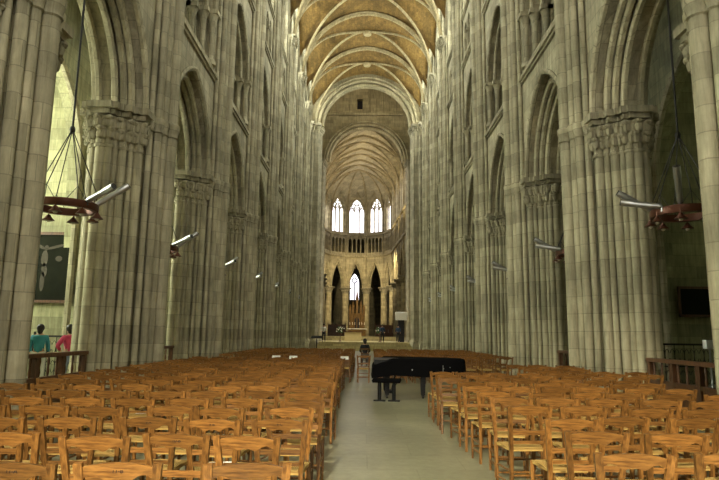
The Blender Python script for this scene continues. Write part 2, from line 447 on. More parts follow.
for side, sx in (('left', -1), ('right', 1)):
    vis = [y for y in PIERY if y > 5]
    for y in PIERY:
        e = empty('clustered_pier', (sx*XC, y - (.15 if sx > 0 and 8 < y < 9 else 0), 0), 0 if sx < 0 else PI)
        if y in vis:
            i = vis.index(y)
            w = 'nearest stone pier, cut off by the %s edge of the picture' % side if i == 0 else \
                '%s clustered stone pier from the camera along the %s side of the nave' % (ORD[i], side)
        else: w = 'stone pier behind the camera on the %s, %s from the west wall' % (side, ORD[PIERY.index(y)])
        tag(e, w, 'pier', 'piers along the %s side of the nave' % side)
        for n, me in ms: link(n, me, e)

# ---------------------------------------------------------------- nave vault
web = MB(); W = 5.25
def zvault(x, y):
    return max(archz(W, VSPR, VTOP, x), archz(3.0, VSPR, 27.45, y)) + .12
NX, NY = 30, 16
xs = [W*math.sin(PI/2*(-1 + 2*i/NX)) for i in range(NX+1)]
ys = [3*math.sin(PI/2*(-1 + 2*j/NY)) for j in range(NY+1)]
for by in BAYY:
    vsx = [(x*1.09, by + y, zvault(x, y)) for y in ys for x in xs]
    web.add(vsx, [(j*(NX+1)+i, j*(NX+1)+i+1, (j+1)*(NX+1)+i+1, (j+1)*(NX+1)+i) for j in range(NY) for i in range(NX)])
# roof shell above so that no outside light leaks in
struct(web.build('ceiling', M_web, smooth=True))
rf = MB(); rf.b2((-9, -9.5, 29), (9, 57, 29.4))
struct(rf.build('ceiling_roof', M_wall))
tr = MB()
for x0, r in ((0, .2), ):
    for yy, rr, dz in ((-.15, .075, .04), (0, .13, -.06), (.15, .075, .04)):
        tr.tube([(u*.985, yy, z + dz) for u, z in arch(W, VSPR, VTOP, 18)], rr, 8)
tm = tr.mesh('vault_rib', M_rib, True)
for y in PIERY:
    struct(link('vault_rib', tm, None, (0, y, 0)))
dg = MB()
pts = []
for i in range(19):
    x = W*math.sin(PI/2*(1 - i/18.0))
    z = archz(W, VSPR, VTOP, x)
    # groin: where the lateral cell reaches the same height
    lo, hi = 0, 3.0
    for _ in range(30):
        mid = (lo+hi)/2
        if archz(3.0, VSPR, 27.45, mid) > z: lo = mid
        else: hi = mid
    pts.append((x, lo, z))
for a, b in ((1,1),(1,-1),(-1,1),(-1,-1)):
    dg.tube([(p[0]*a*.985, p[1]*b, p[2]+.02) for p in pts], .1, 8)
dg.lathe([(.1, 27.15), (.34, 27.2), (.36, 27.4), (.2, 27.6)], (0,0,0), 12)
dm = dg.mesh('diagonal_rib', M_rib, True)
for y in BAYY: struct(link('diagonal_rib', dm, None, (0, y, 0)))

# ---------------------------------------------------------------- floor, aisles, chapels, west wall
f = MB(); f.b2((-24, -10, -.4), (24, 112, 0)); struct(f.build('floor', M_floor))
for side, sx in (('left', -1), ('right', 1)):
    a = MB(); rb = MB(); ac = MB(); gl = []
    for y in BAYY:
        T = Matrix.Translation((sx*10.6, y, 0)) @ (Matrix.Identity(4) if sx < 0 else Matrix.Rotation(PI, 4, 'Z'))
        a.M = T; rb.M = T; ac.M = T
        a.slab(bay_outline(3, 17, 0, 2.35, 7.0, 10.6) , [], 0, .45)
        rb.tube([(.45, u, z) for u, z in [(-2.35, 0)] + arch(2.35, 7.0, 10.6, 10) + [(2.35, 0)]], .12, 6)
        for u in (-3, ):
            rb.tube([(.6, u, 0), (.6, u, 12.5)], .22, 10); rb.lathe([(.22,11.8),(.4,12.4),(.42,12.6)], (.6,u,0), 10)
        # chapel: outer wall with window, dividing wall, ceiling
        a.slab([(-3,12.4),(-3,0),(3,0),(3,12.4)], [opening(1.5, 3.6, 8.2, 10.8)], -4.8, -4.4)
        a.b2((-4.4, -3.3, 0), (.55, -2.7, 12.4)); a.b2((-4.8, -3, 12.2), (0, 3, 12.5))
        g = MB(); g.slab(opening(1.5, 3.6, 8.2, 10.8), [], -4.6, -4.57)
        for u in (-.5, .5): rb.b2((-4.55, u-.05, 3.6), (-4.45, u+.05, 9.4))
        o = g.build('window_%d' % (BAYY.index(y) + (23 if sx < 0 else 34)), G_chapelL if sx < 0 else G_chapelR, None, M=T); struct(o)
        # aisle vault
        X0, X1 = .3, 3.5
        NXa, NYa = 10, 12
        V = []
        for j in range(NYa+1):
            yy = 3*math.sin(PI/2*(-1+2*j/NYa))
            for i in range(NXa+1):
                t = -1 + 2*i/NXa
                V.append(((X0+X1)/2 + t*(X1-X0)/2, yy, max(archz(1.0, 12.6, 16.2, t), archz(3, 12.6, 16.1, yy))))
        ac.add(V, [(j*(NXa+1)+i, j*(NXa+1)+i+1, (j+1)*(NXa+1)+i+1, (j+1)*(NXa+1)+i) for j in range(NYa) for i in range(NXa)])
        rb.tube([(1.9 + u, -3, z-.05) for u, z in arch(1.6, 12.6, 16.2, 8)], .17, 6)
    a.M = None
    a.b2((sx*15.6, -9.5, 12.4), (sx*7, 57, 17.5) ) if False else None
    a.b2((sx*7.0, -9.5, 16.6), (sx*15.5, 57.4, 16.9))
    struct(a.build('wall_aisle_' + side, M_aisle)); struct(rb.build('trim_%d' % (7 if sx < 0 else 8), M_pier, smooth=True))
    struct(ac.build('ceiling_aisle_' + side, M_aisle, smooth=True))
# west wall
w = MB(); w.slab([(-15.6,29),(-15.6,0),(15.6,0),(15.6,29)], [opening(4.2, 9, 17, 24.5, 12), [(-2.2,.05),(-2.2,5),(2.2,5),(2.2,.05)]], 0, .6)
TW = Matrix.Translation((0,-9.6,0)) @ Matrix.Rotation(PI/2, 4, 'Z')
struct(w.build('wall_west', M_wall, M=TW))
g = MB(); g.slab(opening(4.2, 9, 17, 24.5, 12), [], .25, .3); struct(g.build('window_67', G_west, M=TW))
g = MB(); g.b2((.25,-2.2,.05),(.3,2.2,5)); struct(g.build('added_glow_door', G_doorglow, M=TW))  # unseen glowing door, added to light the chair backs

# ---------------------------------------------------------------- crossing
cpm = MB()
def crossing_outline(o=0):
    return [(1.55+o, -.9-o), (1.55+o, .9+o), (.9+o, .9+o), (.9+o, 1.5+o), (-1.3-o, 1.5+o), (-1.3-o, -1.5-o), (.9+o, -1.5-o), (.9+o, -.9-o)]
cpl = MB(); cpl.loft([(crossing_outline(.3), 0), (crossing_outline(.3), .6), (crossing_outline(.05), 1.0)])
csh = MB(); csh.loft([(crossing_outline(0), .9), (crossing_outline(0), VSPR)])
ccp = MB()
CS = [(1.62, -.75, .16), (1.68, -.38, .18), (1.72, 0, .22), (1.68, .38, .18), (1.62, .75, .16), (1.0, 1.0, .18), (1.0, -1.0, .18), (.7, 1.5, .18), (.7, -1.5, .18), (.2, 1.55, .2), (.2, -1.55, .2), (-.4, -1.55, .2)]
for x, u, r in CS:
    csh.tube([(x, u, .9), (x, u, VSPR)], r, 10); cpl.lathe([(r*1.8, 0), (r*1.8, .8), (r, 1.1)], (x, u, 0), 10)
capital_ring(ccp, CS, VSPR-.8, VSPR); ccp.loft([(crossing_outline(.3), VSPR-.1), (crossing_outline(.35), VSPR+.12)])
cms = [('plinth', cpl.mesh('plinth', M_pier, True)), ('shaft_cluster', csh.mesh('shaft_cluster', M_pier, True)), ('foliage_capital', ccp.mesh('foliage_capital', M_carve, True))]
for y, w1 in ((57, 'near'), (69, 'far')):
    for side, sx in (('left', -1), ('right', 1)):
        e = empty('crossing_pier', (sx*(6.35 if y < 60 else 6.75), y, 0), 0 if sx < 0 else PI)
        tag(e, 'tall shafted crossing pier, %s %s one of the four under the tower' % (w1, side), 'pier', 'crossing piers')
        for n, me in cms: link(n, me, e)
# tower walls above the crossing arches
def tower_wall(M, name, dark_window):
    t = MB()
    t.slab([(-6.2, 28.0), (-6.2, 21.9), ] + [(-4.75, 21.9)] + arch(4.75, 22.0, (26.7 if dark_window else 26.95), 16) + [(4.75, 21.9), (6.2, 21.9), (6.2, 28.0)], [], -.5, .5)
    if dark_window:
        t.b2((-.5, -6.2, 28), (.5, .47, 46)); t.b2((-.5, 1.13, 28), (.5, 6.2, 46)); t.b2((-.5, .47, 28), (.5, 1.13, 28.6)); t.b2((-.5, .47, 29.9), (.5, 1.13, 46))
    else: t.b2((-.5, -6.2, 28), (.5, 6.2, 46))
    struct(t.build(name, M_choir, M=M))
    c = MB()
    dz_ = 0 if dark_window else .25
    for h, ap, rr, x in ((4.72, 26.65, .16, .5), (4.72, 26.65, .16, -.5), (4.45, 26.3, .18, .22), (4.45, 26.3, .18, -.22), (5.05, 27.0, .12, -.55)):
        c.tube([(x, u, z) for u, z in arch(h, 22.1, ap + dz_, 16)], rr, 8)
    c.b2((-.85, -6, 27.75), (-.5, 6, 28.05)); c.b2((.5, -6, 27.75), (.85, 6, 28.05)) 
    for sgn in (-1, 1):
        for k in range(14):
            u = -5.2 + .8*k
            c.tube([(sgn*.56, u, 28.05), (sgn*.56, u, 32.4)], .07, 6)
            if k < 13: c.tube([(sgn*.56, a, b) for a, b in arch(.4, 32.4, 33.3, 4, u+.4)], .07, 6)
    struct(c.build(name.replace('wall', 'trim') , M_choir, smooth=True, M=M))
    if dark_window:
        b = MB(); b.b2((.2, .3, 28.3), (.26, 1.3, 30.3)); struct(b.build('trim_9', M_dark, M=M))
# local x of these walls points along world -y / +y
tower_wall(Matrix.Translation((0, 57, 0)) @ Matrix.Rotation(PI/2, 4, 'Z'), 'wall_tower_west', False)
tower_wall(Matrix.Translation((0, 69, 0)) @ Matrix.Rotation(PI/2, 4, 'Z'), 'wall_tower_east', True)
tower_wall(Matrix.Translation((-6.2, 63, 0)), 'wall_tower_north', False)
tower_wall(Matrix.Translation((6.2, 63, 0)), 'wall_tower_south', False)
t = MB(); t.b2((-7,56,45),(7,70,45.4)); struct(t.build('ceiling_tower', M_choir))
# transept arms
for side, sx in (('north', -1), ('south', 1)):
    t = MB()
    t.b2((sx*7, 55.4, 0), (sx*22, 56.0, 29)); t.b2((sx*7, 70.4, 0), (sx*22, 71.0, 29)); t.b2((sx*6.5, 55.4, 28.6), (sx*22, 71, 29))
    t.M = Matrix.Translation((sx*21.5, 63, 0)); t.slab([(-7.5,29),(-7.5,0),(7.5,0),(7.5,29)], [opening(4, 8, 18, 25)], -.3, .3); 
    struct(t.build('wall_transept_' + side, M_wall))
    g = MB(); g.slab(opening(4, 8, 18, 25), [], -.03, .03); struct(g.build('window_%d' % (68 if sx < 0 else 69), G_trans, loc=(sx*21.5, 63, 0)))

# ---------------------------------------------------------------- choir and apse (its axis bends a little to the left)
CH = Matrix.Translation((0, 69, 0)) @ Matrix.Rotation(math.radians(2.9), 4, 'Z')
cw, ct, cr, cd = MB(), MB(), MB(), MB()
M_dim = stone('shade_dark_stone', (.10,.092,.062), bw=.8, bh=.4)  # shade behind the choir openings put into a dark stone colour
cglass = []
def choir_bay(T, hw, facet):
    for q in (cw, ct, cr): q.M = T
    ah = hw - .38
    apx = 13.2 if facet else 13.3
    wh = hw - .38
    n3 = 4 if facet else 6
    tw = 2*(hw-.3)/n3
    us = [-(hw-.3) + tw*(i+.5) for i in range(n3)]
    # local: interior towards +x
    cw.slab(bay_outline(hw, 28.6, 8.9, ah, 8.9, apx), [opening(wh, 18.0, 21.4, 23.9)] + [opening(tw*.38, 14.7, 16.6, 17.1, 4, u) for u in us], -.12, .15)
    cw.slab(bay_outline(hw, 28.6, 8.9, ah-.2, 8.9, apx-.35), [opening(wh-.12, 18.1, 21.4, 23.7)] + [opening(tw*.46, 14.5, 16.8, 17.3, 4, u) for u in us], -.5, -.12)
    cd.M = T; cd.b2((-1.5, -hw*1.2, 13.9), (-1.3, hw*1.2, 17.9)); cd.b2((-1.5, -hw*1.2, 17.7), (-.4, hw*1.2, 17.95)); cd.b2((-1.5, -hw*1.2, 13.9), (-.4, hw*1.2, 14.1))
    for x, h, ap in ((.13, ah-.03, apx-.05), (-.14, ah-.22, apx-.4)):
        cr.tube([(x, u, z) for u, z in arch(h, 8.9, ap, 10)], .11, 6)
    cr.tube([(.16, u, z) for u, z in arch(ah+.18, 8.9, apx+.3, 10)], .06, 6)
    cr.tube([(.13, u, z) for u, z in arch(wh, 21.4, 23.9, 8)], .08, 6)
    ct.b2((.1, -hw, 13.95), (.38, hw, 14.2)); ct.b2((.1, -hw, 17.5), (.4, hw, 17.78))
    for u in us[:-1]: ct.tube([(.08, u+tw/2, 14.6), (.08, u+tw/2, 16.7)], .07, 8)
    for k in (-1, 1): ct.b2((-.4, k*wh*.34-.085, 18.0), (-.2, k*wh*.34+.085, 22.6))
    for k in (-1, 0, 1): ct.tube([(-.34, a, b) for a, b in arch(wh*.33, 21.4, 22.3, 5, k*wh*.67)], .09, 6)
    for (u, z, r) in ((-.42*wh, 22.55, .27*wh), (.42*wh, 22.55, .27*wh), (0, 23.05, .25*wh)):
        ct.tube([(-.34, u + r*math.cos(2*PI*k/10), z + r*math.sin(2*PI*k/10)) for k in range(10)], .09, 6, closed=True)
    g = MB(); g.slab(opening(wh-.05, 18.0, 21.4, 23.85), [], -.5, -.46); cglass.append((g, CH @ T))
    g2 = MB(); g2.M = None
    # vault shafts at the bay's left edge
    cr.tube([(.22, -hw, 9.2), (.22, -hw, 21.0)], .13, 8)
SB, NSB, AP = 5.5, 4, 5.2
for i in range(NSB):
    yc = SB*(i+.5)
    choir_bay(Matrix.Translation((-5.47, yc, 0)), SB/2, False)
    choir_bay(Matrix.Translation((5.47, yc, 0)) @ Matrix.Rotation(PI, 4, 'Z'), SB/2, False)
YC = SB*NSB; FH = AP*math.tan(math.radians(18))
FA = [-72, -36, 0, 36, 72]
for a in FA:
    d = math.radians(90 - a)                     # facet direction from the apse centre
    T = Matrix.Translation((AP*math.cos(d), YC + AP*math.sin(d), 0)) @ Matrix.Rotation(d + PI, 4, 'Z')
    choir_bay(T, FH, True)
for q in (cw, ct, cr, cd): q.M = None
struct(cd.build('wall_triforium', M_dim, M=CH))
struct(cw.build('wall_choir', M_choir, M=CH)); struct(ct.build('trim_10', M_choir, smooth=True, M=CH)); struct(cr.build('trim_11', M_choir, smooth=True, M=CH))
for i, (g, T) in enumerate(cglass): struct(g.build('window_%d' % (70+i), G_choir, M=T))
# columns
cb, cs_, cc = MB(), MB(), MB()
cb.lathe([(.85, 0), (.85, .5), (.7, .6), (.78, .7), (.62, .85), (.55, .95)], (0,0,0), 8)
cs_.tube([(0,0,.9), (0,0,8.1)], .52, 20)
cc.lathe([(.54, 8.0), (.6, 8.05), (.54, 8.12), (.56, 8.4), (.78, 8.72), (.8, 8.76)], (0,0,0), 16)
for k in range(12):
    a = 2*PI*k/12; cc.ball((.62*math.cos(a), .62*math.sin(a), 8.45), (.1,.1,.16), 6, 4); cc.ball((.76*math.cos(a+.26), .76*math.sin(a+.26), 8.66), (.09,.09,.08), 6, 4)
cc.lathe([(.9, 8.74), (.98, 8.8), (.98, 8.95)], (0,0,0), 8)
cmeshes = [('base', cb.mesh('base', M_choir, True)), ('shaft', cs_.mesh('shaft', M_choir, True)), ('capital', cc.mesh('capital', M_carve, True))]
ROUT = AP/math.cos(math.radians(18))
cpos = []
for i in range(1, NSB+1):
    for sx in (-1, 1): cpos.append((sx*5.47, SB*i, ('left' if sx < 0 else 'right'), i, 'straight'))
for k, a in enumerate((-54, -18, 18, 54)):
    d = math.radians(90-a); cpos.append((ROUT*math.cos(d), YC+ROUT*math.sin(d), None, k, 'apse'))
apse_n = ['pale round column at the left of the apse, left of the arch beside the high altar', 'pale round column just left of the gilded high altar',
          'pale round column just right of the gilded high altar', 'pale round column at the right of the apse, beyond the arch right of the altar']
for x, y, sd, i, kd in cpos:
    P = CH @ Vector((x, y, 0)); e = empty('round_column', P, math.radians(2.9))
    tag(e, apse_n[i] if kd == 'apse' else '%s round column along the %s side of the choir beyond the crossing' % (ORD[i-1], sd), 'column', 'round columns of the choir')
    for n, me in cmeshes: link(n, me, e)
# choir vault
cv = MB(); V0 = 20.9; W2 = 5.5
for i in range(NSB):
    yc = SB*(i+.5)
    ys2 = [SB/2*math.sin(PI/2*(-1+2*j/12)) for j in range(13)]
    xs2 = [W2*math.sin(PI/2*(-1+2*k/24)) for k in range(25)]
    V = [(x*1.02, yc+y, max(archz(W2, V0, 27.4, x), archz(SB/2, V0, 27.3, y))) for y in ys2 for x in xs2]
    cv.add(V, [(j*25+k, j*25+k+1, (j+1)*25+k+1, (j+1)*25+k) for j in range(12) for k in range(24)])
for a in FA:
    T = 12; S = 12
    V = []
    for ti in range(T+1):
        t = ti/T
        for si in range(S+1):
            s = math.sin(PI/2*(-1+2*si/S))
            d = math.radians(90 - a)
            base = Vector((AP*math.cos(d), YC+AP*math.sin(d), 0)) + Vector((-math.sin(d), math.cos(d), 0))*(s*FH*1.03)
            hub = Vector((0, YC, 0)); tt = 1-(1-t)**1.6
            p = base.lerp(hub, tt)
            zr = V0 + 6.5*math.sqrt(max(0, 1-(1-tt)**2))
            zf = archz(1.0, V0, 24.6 + 2.7*tt, s)
            V.append((p.x, p.y, max(zr, zf)))
    cv.add(V, [(j*(S+1)+k, j*(S+1)+k+1, (j+1)*(S+1)+k+1, (j+1)*(S+1)+k) for j in range(T) for k in range(S)])
struct(cv.build('ceiling_choir', M_choir, smooth=True, M=CH))
crb = MB()
for i in range(NSB+1):
    for yy, rr, dz in ((-.16, .09, .03), (0, .15, -.06), (.16, .09, .03)):
        crb.tube([(u, SB*i+yy, z+dz-.04) for u, z in arch(W2*.985, V0, 27.4, 14)], rr, 6)
for i in range(NSB):
    for a, b in ((1,1),(1,-1),(-1,1),(-1,-1)):
        P = []
        for k in range(15):
            x = W2*math.sin(PI/2*(1-k/14.0)); z = archz(W2, V0, 27.4, x); lo, hi = 0, SB/2
            for _ in range(24):
                mid = (lo+hi)/2
                if archz(SB/2, V0, 27.3, mid) > z: lo = mid
                else: hi = mid
            P.append((x*a*.985, SB*(i+.5)+lo*b, z-.03))
        crb.tube(P, .1, 6)
for a in (-90, -54, -18, 18, 54, 90):
    d = math.radians(90-a)
    crb.tube([(ROUT*.985*math.cos(d)*(1-t), YC+ROUT*.985*math.sin(d)*(1-t), V0+6.5*math.sqrt(max(0,1-(1-t)**2))-.04) for t in [1-(1-k/12)**1.6 for k in range(13)]], .13, 6)
struct(crb.build('trim_12', M_rib, smooth=True, M=CH))
# ambulatory: outer wall, ceiling, floor steps
am = MB(); aw = []
RA = 11.5
for a in (-72, -36, 0, 36, 72):
    d = math.radians(90-a); hw = RA*math.tan(math.radians(18))
    T = Matrix.Translation((RA*math.cos(d), YC+RA*math.sin(d), 0)) @ Matrix.Rotation(d+PI, 4, 'Z')
    am.M = T; wid = .75
    am.slab([(-hw, 14.4), (-hw, 0), (hw, 0), (hw, 14.4)], [opening(wid, 7.4, 10.2, 11.9)], -.4, 0)
    for k in (0,): am.b2((-.3, -.1, 5.2), (-.1, .1, 10.3))
    am.tube([(-.24, .42*math.cos(2*PI*k/10), 10.75+.42*math.sin(2*PI*k/10)) for k in range(10)], .12, 6, closed=True)
    g = MB(); g.slab(opening(wid, 7.4, 10.2, 11.9), [], -.35, -.32); struct(g.build('window_%d' % (90 + FA.index(a)), G_choir if a in (0, 72) else G_amb, M=CH @ T))
am.M = None
for sx in (-1, 1):
    am.b2((sx*11.9, 1.5, 0), (sx*11.4, YC+.3, 14.4)) 
am.b2((-12, 1.5, 14.0), (-5.6, YC+13, 14.4)); am.b2((12, 1.5, 14.0), (5.6, YC+13, 14.4)); am.b2((-5.6, YC+5.6, 14.0), (5.6, YC+13, 14.4))
am.b2((-7, 1.2, 28.3), (7, YC+8, 28.7))
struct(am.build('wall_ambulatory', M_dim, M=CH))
st = MB()
for i, (y0, z) in enumerate(((55.6, .2), (56.0, .4), (56.4, .6), (56.8, .78))): st.b2((-4.6, y0, 0), (4.6, 70, z))
st.b2((-5.4, 69.5, 0), (5.4, 95, 1.25)); st.b2((-4.6, 69.1, 0), (4.6, 70, 1.02))
struct(st.build('floor_podium', stone('podium_stone', (.52,.46,.27), bw=1.2, bh=.2, stain=.15)))

# ---------------------------------------------------------------- wooden chairs
def chair_meshes():
    P = {}
    def reg(n, mb, mat, smooth=False): P[n] = mb.mesh(n, mat, smooth)
    m = MB()   # back rail: arched top, scalloped underside
    n = 40; top = []; bot = []
    for i in range(n+1):
        t = -1 + 2*i/n; x = t*.180
        zt = .852 + .024*(1 - t*t)
        zb = (.812) - .034*math.exp(-((abs(t)-.3)/.24)**2) - .016*math.exp(-(t/.1)**2) - .018*math.exp(-((abs(t)-1)/.12)**2)
        top.append((x, zt)); bot.append((x, zb))
    poly = bot + top[::-1]
    def yb(z): return -.18 - .09*max(0, (z-.45)/.42)
    k = len(poly); V = [(x*(.93+.07*(z-.45)/.4), yb(z)+.014, z) for x, z in poly] + [(x*(.93+.07*(z-.45)/.4), yb(z)-.008, z) for x, z in poly]
    F = []
    for i in range(n): 
        F.append((i, i+1, k-2-i, k-1-i)); F.append((k+i+1, k+i, k+k-1-i, k+k-2-i))
    for i in range(k): j = (i+1) % k; F.append((i, j, k+j, k+i))
    m.add(V, F); reg('top_rail', m, M_woodh)
    for nm, z, h in (('back_slat', .61, .042), ('back_slat_low', .515, .03)):
        m = MB(); w = .168 + .03*(z-.45)/.42
        m.bar((-w, yb(z)+.003, z), (w, yb(z)+.003, z), .014, h, up=(0,0,1)) ; reg(nm, m, M_woodh)
    for s, nm in ((-1, 'rear_leg_l'), (1, 'rear_leg_r')):
        m = MB()
        m.bar((s*.17, -.165, 0), (s*.168, -.18, .45), .030, .030, w1=.036, d1=.034)
        m.bar((s*.168, -.18, .45), (s*.206, -.272, .872), .038, .034, w1=.046, d1=.028)
        reg(nm, m, M_wood)
    for s, nm in ((-1, 'front_leg_l'), (1, 'front_leg_r')):
        m = MB(); m.tube([(s*.195, .19, 0), (s*.196, .188, .3), (s*.195, .185, .455)], [.014, .019, .02], 8); reg(nm, m, M_wood, True)
    for nm, a, b in (('stretcher_f1', (-.19,.188,.15), (.19,.188,.15)), ('stretcher_f2', (-.19,.188,.28), (.19,.188,.28)),
                     ('stretcher_l1', (-.195,.18,.12), (-.17,-.17,.12)), ('stretcher_l2', (-.195,.18,.24), (-.17,-.172,.24)),
                     ('stretcher_r1', (.195,.18,.12), (.17,-.17,.12)), ('stretcher_r2', (.195,.18,.24), (.17,-.172,.24)),
                     ('stretcher_b', (-.17,-.172,.2), (.17,-.172,.2))):
        m = MB(); m.tube([a, ((a[0]+b[0])/2, (a[1]+b[1])/2, a[2]), b], [.009,.012,.009], 6); reg(nm, m, M_wood, True)
    m = MB()   # rush seat: pillowed four-quarter weave
    G = 8; V = []; Fq = []
    for j in range(G+1):
        for i in range(G+1):
            a = -1+2*i/G; b = -1+2*j/G
            w = .205 - .022*(1-(b+1)/2)
            z = .462 + .012*(1-max(abs(a), abs(b))**4) - .006*(1-abs(abs(a)-abs(b)))
            V.append((a*w, b*.19, z))
    nn = (G+1)**2
    V += [(v[0]*.97, v[1]*.97, .43) for v in V]
    for j in range(G):
        for i in range(G):
            q = j*(G+1)+i; Fq.append((q, q+1, q+G+2, q+G+1)); Fq.append((nn+q, nn+q+G+1, nn+q+G+2, nn+q+1))
    for i in range(G):
        for q, r in ((i, i+1), ((G+1)*G+i+1, (G+1)*G+i), ((i+1)*(G+1), i*(G+1)), (i*(G+1)+G, (i+1)*(G+1)+G)):
            Fq.append((q, r, nn+r, nn+q))
    m.add(V, Fq); reg('seat', m, M_rush, True)
    return P
CM = chair_meshes()
PARTNAME = {'back_slat_low': 'back_slat', 'rear_leg_l': 'rear_leg', 'rear_leg_r': 'rear_leg', 'front_leg_l': 'front_leg', 'front_leg_r': 'front_leg'}
def pname(n): return PARTNAME.get(n, 'stretcher' if n.startswith('stretcher') else n)
# single-mesh version for chairs far away
bm = bmesh.new()
mats_one = [M_wood, M_rush, M_woodh]
for n, me in CM.items():
    k0 = len(bm.faces); bm.from_mesh(me); bm.faces.ensure_lookup_table()
    for fc in bm.faces[k0:]: fc.material_index = 1 if n == 'seat' else (2 if 'rail' in n or 'slat' in n else 0)
ONE = bpy.data.meshes.new('rush_chair'); bm.to_mesh(ONE); bm.free()
for m in mats_one: ONE.materials.append(m)

def text_mesh(body, size):
    cu = bpy.data.curves.new('t', 'FONT'); cu.body = body; cu.size = size; cu.align_x = 'CENTER'; cu.align_y = 'CENTER'; cu.extrude = .0006
    o = bpy.data.objects.new('t', cu); COL.objects.link(o)
    dg_ = bpy.context.evaluated_depsgraph_get()
    me = bpy.data.meshes.new_from_object(o.evaluated_get(dg_))
    bpy.data.objects.remove(o); me.materials.clear(); me.materials.append(M_ink)
    return me

index_kids()
nchair = 0
def put_chair(x, y, rz, label, group, detail, number=None):
    global nchair
    nchair += 1
    if not detail:
        o = link('rush_chair', ONE, None, (x, y, 0)); o.rotation_euler.z = rz; tag(o, label, 'chair', group); return o
    e = empty('rush_chair', (x, y, 0), rz); tag(e, label, 'chair', group)
    for n, me in CM.items():
        c = link(pname(n), me, e)
        if n == 'top_rail' and number:
            t = link('seat_number', text_mesh(number, .032), c)
            t.rotation_euler = (math.radians(90-12), 0, 0); t.location = (0, -.2715, .832)
    return e
SPOT = {}
def block(side, cols_n, rows, x_edge, pitch, rowpos, detail_y, skip=lambda r, c, x, y: False):
    sgn = -1 if side == 'left' else 1
    rowoff = [random.uniform(-.06, .06) for _ in rowpos]
    for r, y in enumerate(rowpos):
        for c in range(cols_n):
            x = x_edge(y) + sgn*(.21 + pitch*c)
            if skip(r, c, x, y): continue
            yy = y + random.uniform(-.11, .11); xx = x + random.uniform(-.06, .06) + rowoff[r]; rz = random.gauss(0, .07)
            num = None
            if side == 'left' and (r, c) in ((0,1),(0,2),(1,1),(2,0),(2,1),(2,2)): num = '%d-%s' % (11-r, 'CBADEFGH'[c] if c < 8 else 'A')
            col_w = ['on the aisle', 'second from the aisle', 'third from the aisle', 'fourth from the aisle', 'fifth from the aisle', 'sixth from the aisle', 'seventh from the aisle', 'eighth from the aisle', 'ninth from the aisle', 'tenth from the aisle'][c]
            lab = 'orange-brown rush-seated chair %s in the %s row of the %s block' % (col_w, ORD[r] if r < 20 else 'last', side)
            if num in ('11-B',): lab = 'orange-brown chair stencilled 11-B on its back rail, front row of the left block'
            put_chair(xx, yy, rz, lab, 'rush chairs in the near %s block' % side, y < detail_y, num)
            SPOT[(side, r, c)] = (xx, yy, rz)
rows_l = [3.52 + .755*i for i in range(19)]
block('left', 8, 19, lambda y: -.52 - max(0, (y-9))*.012, .545, rows_l, 9.6,
      lambda r, c, x, y: abs(x) > 4.75 and (abs((y-9+3) % 6 - 3) < 2.0))
rows_r = [3.9 + .76*i for i in range(15)]
block('right', 8, 15, lambda y: 1.43 - max(0, y-5)*.035 , .55, rows_r, 9.6,
      lambda r, c, x, y: (y > 11.6 and x < 3.5) or abs(x) > 4.75 and (abs((y-9+3) % 6 - 3) < 2.0))
# far blocks: nearest rows one by one, the rest as one mass
far = []
for side, sgn, edge in (('left', -1, -.45), ('right', 1, .45)):
    r = 0; y = 19.6
    while y < 28.6:
        for c in range(8): far.append((y, side, r, c, sgn*(abs(edge)+.21+.55*c)))
        y += .78; r += 1
far.sort(key=lambda t: t[0])
left_over = 300 - nchair
rest = MB()
def r_nb(side, r, c): return side == 'left' and r == 0 and c in (0, 3, 4)
vv = [v.co.copy() for v in ONE.vertices]; ff = [tuple(p.vertices) for p in ONE.polygons]; fm = [p.material_index for p in ONE.polygons]
for i, (y, side, r, c, x) in enumerate(far):
    yy = y + random.uniform(-.08, .08); xx = x + random.uniform(-.04, .04); rz = random.uniform(-.08, .08)
    if r_nb(side, r, c): yy, xx, rz = y, x, 0.0
    if i < left_over:
        put_chair(xx, yy, rz, 'brown rush-seated chair in the far %s block, %s row, %s from the aisle' % (side, ORD[r], ORD[c]), 'rush chairs in the far %s block' % side, False)
    else:
        R = Matrix.Translation((xx, yy, 0)) @ Matrix.Rotation(rz, 4, 'Z'); b = len(rest.v)
        rest.v += [tuple(R @ v) for v in vv]; rest.f += [tuple(k+b for k in q) for q in ff]; rest.m += fm
o = rest.build('distant_chairs', [M_wood, M_rush, M_woodh]); tag(o, 'mass of distant brown rush chairs filling the nave up to the crossing', 'chairs', kind='stuff')
o = put_chair(-.05, 19.5, .02, 'single chair standing alone in the middle of the far aisle left of the piano', 'rush chairs in the far left block', False)

# papers
sheet = MB(); sheet.b2((-.105, -.075, 0), (.105, .075, .002)); sm = sheet.mesh('paper_sheet', M_white)
for key, w in ((('left',2,1),'third row'),(('left',3,2),'fourth row'),(('left',6,4),'seventh row'),(('left',9,2),'tenth row'),(('right',6,3),'seventh row'),(('right',8,5),'ninth row')):
    if key in SPOT:
        x, y, rz = SPOT[key]
        o = link('paper_sheet', sm, None, (x+.02, y+.03, .476)); o.rotation_euler.z = rz+.3
        tag(o, 'white paper sheet left on a chair seat in the %s of the %s block' % (w, key[0]), 'paper', 'paper sheets on chairs')
nb = MB(); nb.b2((-.13, -.002, -.06), (.13, .002, .06)); nm_ = nb.mesh('paper_notice', M_white)
for x, w in ((-2.86, 'leftmost of three'), (-2.31, 'middle of three'), (-.66, 'rightmost of three, beside the aisle')):
    o = link('paper_notice', nm_, None, (x, 19.322, .79)); tag(o, 'white notice on a far left chair back, ' + w, 'notice', 'notices on chair backs')
    o.rotation_euler.x = -.21

